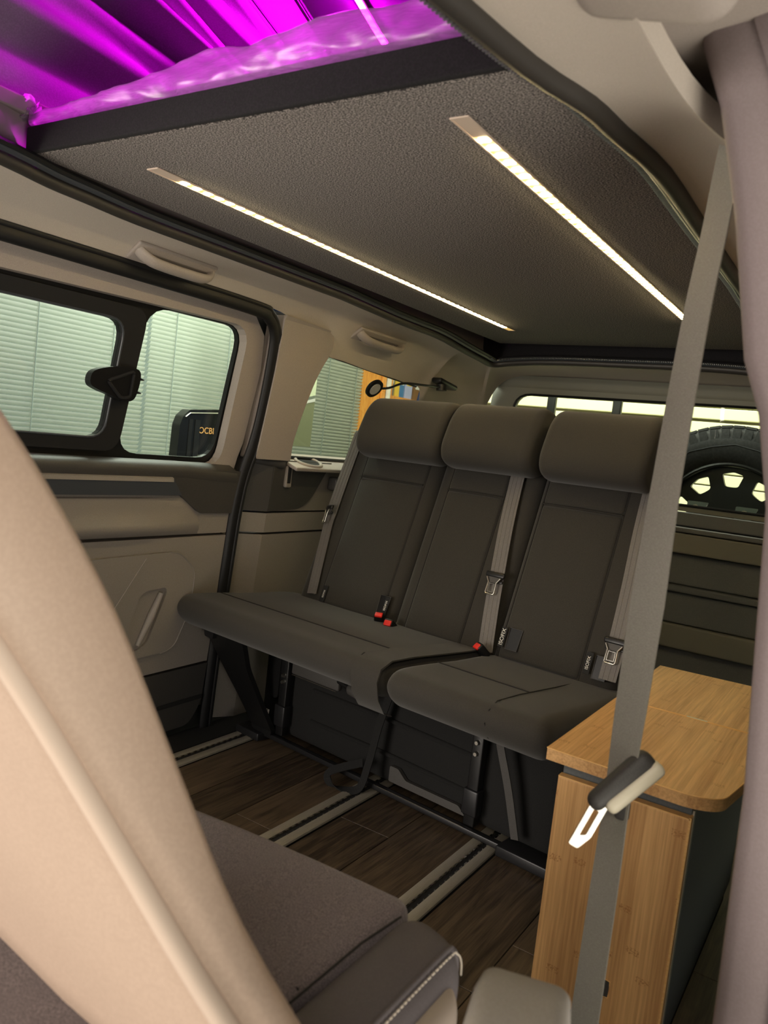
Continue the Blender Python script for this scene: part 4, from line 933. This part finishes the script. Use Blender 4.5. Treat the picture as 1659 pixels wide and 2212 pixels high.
# ------------------------------------------------------------------ OUTSIDE: workshop
wf = mk('floor_workshop', *boxg((-1.0, 2.0, -.62), (9, 10, .04)), MT['wfloor']); tag(wf, 'plain workshop floor around the van', kind=STRUCT)
ww = mk('wall_workshop', *boxg((-3.42, 2.0, 1.0), (.06, 9, 3.4)), MT['wallw']); tag(ww, 'pale workshop wall behind the blinds', kind=STRUCT)
wb2 = mk('wall_workshop_rear', *boxg((-1.0, 5.6, 1.0), (5, .06, 3.4)), MT['wallw']); tag(wb2, 'pale workshop wall around the garage door', kind=STRUCT)
def blind(y0, y1, z0, z1, cords, label, x=-3.1, tilt=46):
    t = empty('venetian_blind', (x, (y0+y1)/2, z0), label, 'window blind', group='pale slat blinds of the workshop')
    a = math.radians(tilt); n = 5; rows = []
    for y in (y0, y1):
        r = []
        for k in range(n):
            s = (k/(n-1)-.5)*.025; bow = .0022*(1-(2*k/(n-1)-1)**2)
            r.append((x+math.cos(a)*s+math.sin(a)*bow, y, z0+.02+math.sin(a)*s-math.cos(a)*bow))
        rows.append(r)
    V, F = gridg(rows); s0 = mk('slat', V, F, MT['blind'], t, smooth=60); b0 = s0.location.copy()
    for i in range(1, int((z1-z0)/.0212)): copy_piece(s0, t, b0+Vector((0, 0, .0212*i)))
    for c in cords: mk('ladder_cord', *tubeg([(x+.013, c, z0), (x+.013, c+.003, z1)], .0022, 6), MT['cord'], t)
    mk('head_rail', *rboxg((x, (y0+y1)/2, z1+.02), (.04, y1-y0, .035), .004, 2), MT['blind'], t)
    mk('bottom_rail', *rboxg((x, (y0+y1)/2, z0-.002), (.026, y1-y0, .014), .004, 2), MT['blind'], t)
blind(.6, 2.555, .55, 2.0, (.75, 1.20, 1.975, 2.356), 'closed pale slat blind seen through the front door pane')
blind(2.575, 3.50, .55, 2.0, (2.725, 3.10), 'closed pale slat blind seen through the rear door pane')
blind(3.515, 4.385, .55, 2.0, (3.62, 4.00, 4.30), 'closed pale slat blind seen through the tinted rear side window')

# black wall box beside the van
bxo = empty('black_box', (-2.6, 2.5, .0), 'glossy black cut-corner box beyond the rear door pane', 'box')
V, F = plateg(rnd([(2.352, .70), (2.75, .70), (2.75, 1.06), (2.70, 1.078), (2.41, 1.05), (2.375, 1.02), (2.36, .98)], .008), [], lambda a, b, t: (-2.6-t, a, b), .05); bo_ = mk('case', V, F, MT['boxk'], bxo)
mk('front_edge', *tubeg([(-2.597, 2.385, 1.018), (-2.597, 2.41, 1.036), (-2.597, 2.60, 1.052), (-2.597, 2.63, 1.030)], .0025, 6), MT['chrome'], bo_)
for y_, w_ in ((2.42, .02), (2.46, .03)): mk('case_rib', *boxg((-2.5985, y_, .86), (.003, w_, .30)), MT['black'], bo_)
M = frame((-2.5975, 2.515, .965), (0, 1, .02), (0, 0, 1), (1, 0, 0)); V, F = textg('OCBI', .040, M); mk('print', V, F, MT['orange'], bo_)
mk('stand', *boxg((-2.68, 2.60, .05), (.06, .12, 1.30)), MT['black'], bxo)
# printed board leaning by the rear window
pb = empty('poster_board', (-2.4, 3.0, .6), 'cream printed board with grey letters behind the tinted window', 'poster')
def PB(a, b, t): return (-2.42-t, a, b)
V, F = plateg([(2.70, 1.11), (3.045, 1.195), (3.045, 1.75), (2.70, 1.75)], [], PB, .006); q1 = mk('upper_sheet', V, F, MT['poster'], pb)
V, F = plateg([(2.70, .935), (3.045, .940), (3.045, 1.165), (2.70, 1.075)], [], PB, .006); mk('lower_sheet', V, F, MT['posterg'], pb)
V, F = plateg([(2.70, 1.075), (3.045, 1.165), (3.045, 1.195), (2.70, 1.11)], [], PB, .005); mk('stripe', V, F, MT['grey'], pb)
V, F = plateg([(2.70, 1.075), (3.045, 1.165), (3.045, 1.180), (2.70, 1.090)], [], lambda a, b, t: (-2.418-t, a, b), .001); mk('pale_stripe', V, F, MT['white'], pb)
M = frame((-2.4185, 2.985, 1.302), (0, 1, 0), (0, 0, 1), (1, 0, 0)); V, F = textg('ER', .075, M); mk('letters', V, F, MT['grey'], q1)
M = frame((-2.4185, 2.925, 1.262), (0, 1, 0), (0, 0, 1), (1, 0, 0)); V, F = textg('Z', .055, M); mk('letters', V, F, MT['grey'], q1)
mk('stand', *boxg((-2.44, 2.72, .35), (.02, .03, 1.9)), MT['black'], pb)
# pine display cabinet
pc = empty('display_cabinet', (-3.1, 5.0, -.6), 'orange pine display cabinet with glazed shelves behind the bench', 'cabinet')
for (a, b, mm) in ((4.40, 4.62, 'wood'),): mk('door_panel', *rboxg((-3.12, (a+b)/2, .9), (.04, b-a, 1.9), .004, 2), MT[mm], pc)
mk('frame_post', *boxg((-3.115, 4.645, .9), (.06, .045, 1.9)), MT['wood'], pc); mk('frame_post', *boxg((-3.075, 4.69, .9), (.02, .028, 1.9)), MT['white'], pc); mk('frame_post', *boxg((-3.115, 4.73, .9), (.06, .05, 1.9)), MT['wood'], pc); mk('frame_post', *boxg((-3.115, 5.32, .9), (.06, .06, 1.9)), MT['wood'], pc)
mk('back_board', *boxg((-3.36, 5.03, .9), (.02, .62, 1.9)), MT['b5'], pc)
for z in (1.02, 1.335, 1.65): mk('shelf', *boxg((-3.23, 5.03, z), (.24, .60, .03)), MT['wood'], pc)
k = 0
for z in (1.035, 1.35):
    for (y_, w_, h_, mm, lb_) in ((4.80, .09, .22, 'b3', 'dark grey carton'), (4.89, .06, .20, 'b2', 'yellow carton'), (4.955, .06, .23, 'b1', 'blue carton'), (5.05, .10, .24, 'b4', 'pale lilac carton'), (5.19, .13, .21, 'b5', 'brown carton')):
        c_ = empty('carton', (-3.2, y_, z), lb_+(' on the lower pine cabinet shelf' if z < 1.2 else ' on the upper pine cabinet shelf'), 'carton', group='cartons in the pine cabinet')
        mk('carton_body', *rboxg((-3.19, y_, z+h_/2), (.12, w_, h_), .003, 1), MT[mm], c_); mk('carton_label', *boxg((-3.1292, y_, z+h_*.55), (.0015, w_*.7, h_*.3)), MT['white' if k % 2 else 'b2'], c_); k += 1
# sectional garage door
gd = empty('garage_door', (-1.0, 5.3, -.6), 'cream ribbed sectional garage door behind the van', 'garage door')
mk('backing', *boxg((-1.0, 5.335, .9), (3.4, .02, 3.0)), MT['gap'], gd)
V, F = rboxg((-1.0, 5.3, -.55), (3.4, .04, .070), .005, 2); s0 = mk('panel', V, F, MT['gdoor'], gd); b0 = s0.location.copy(); z = 0; i = 0
while z < 2.9:
    i += 1; z += .078+(.012 if i % 3 == 0 else 0); copy_piece(s0, gd, b0+Vector((0, 0, z)))
# spare wheel and its carrier
cr_ = empty('wheel_carrier', (-1.0, 3.5, .6), 'black upright bars of a rear carrier outside the tailgate', 'carrier')
for x in (-1.385, -1.075): mk('upright_bar', *rboxg((x, 3.52, 1.02), (.040, .03, 1.0), .006, 2), MT['black'], cr_)
mk('cross_bar', *rboxg((-.85, 3.53, .80), (1.25, .04, .05), .008, 2), MT['black'], cr_)
for x in (-.665, -.475):
    V, F = plateg(rnd([(x-.045, .905), (x+.04, .905), (x+.02, .855), (x-.045, .850)], .006), [], lambda a, b, t: (a, 3.475+t, b), .006); b_ = mk('bracket', V, F, MT['bracket'], cr_); mk('bolt', *tubeg([(x-.01, 3.475, .88), (x-.01, 3.462, .88)], .012, 12), MT['chrome'], b_)
sw = empty('spare_wheel', (-.575, 3.70, .80), 'spare wheel with chunky tyre and dark alloy outside the rear window', 'spare wheel')
cw = Vector((-.575, 3.70, .805)); RO = .43; RI = .275
prof = [(RI, -.09), (RI+.02, -.105), (RI+.07, -.12), (RO-.05, -.118), (RO-.015, -.10), (RO, -.075), (RO, .075), (RO-.02, .10), (RI+.05, .11), (RI, .09)]
rows = [[cw+Vector((r*math.cos(A), y, r*math.sin(A))) for r, y in prof] for A in [2*math.pi*i/64 for i in range(64)]]
ty = mk('tyre', *gridg(rows, closed_u=True, closed_v=True), MT['tyre'], sw, smooth=50)
g = G()
for i in range(56):
    A = 2*math.pi*i/56
    for s_, off in ((-1, 0), (1, .5), (0, .25)):
        B = A+off*2*math.pi/56; M = Matrix.Rotation(-B, 3, 'Y'); g.add(*boxg(cw+Vector((RO*math.cos(B)+.004*math.cos(B), s_*.062, RO*math.sin(B)+.004*math.sin(B))), (.010, .045, .042), M))
    M = Matrix.Rotation(-A, 3, 'Y'); g.add(*boxg(cw+Vector(((RO-.03)*math.cos(A), -.112, (RO-.03)*math.sin(A))), (.045, .010, .032), M))
tr = g.mk('tread_blocks', MT['tyre'], ty)
mk('sidewall_line', *tubeg([cw+Vector(((RI+.075+.006*(i % 4 == 0))*math.cos(2*math.pi*i/48), -.1215, (RI+.075+.006*(i % 4 == 0))*math.sin(2*math.pi*i/48))) for i in range(48)], .0018, 5, True), MT['strip'], ty)
mk('rim_flange', *tubeg([cw+Vector(((RI-.004)*math.cos(2*math.pi*i/64), -.088, (RI-.004)*math.sin(2*math.pi*i/64))) for i in range(64)], .010, 8, True), MT['black'], sw)
circ = [(RI*math.cos(2*math.pi*i/64), RI*math.sin(2*math.pi*i/64)) for i in range(64)]; holes = []
for i in range(10):
    A = math.pi/2+2*math.pi*i/10
    def pt(r, d): return (r*math.cos(A+d), r*math.sin(A+d))
    holes.append(rnd([pt(.232, -.19), pt(.240, 0), pt(.232, .19), pt(.178, .15), pt(.174, 0), pt(.178, -.15)], .010, 3))
V, F = plateg(circ, holes, lambda a, b, t: cw+Vector((a, -.055+t, b)), .03); mk('rim', V, F, MT['rim'], sw)
rows = [[cw+Vector((RI*math.cos(A), y, RI*math.sin(A))) for y in (-.09, .09)] for A in [2*math.pi*i/64 for i in range(64)]]
mk('rim_barrel', *gridg(rows, closed_v=True), MT['rim'], sw, smooth=60)
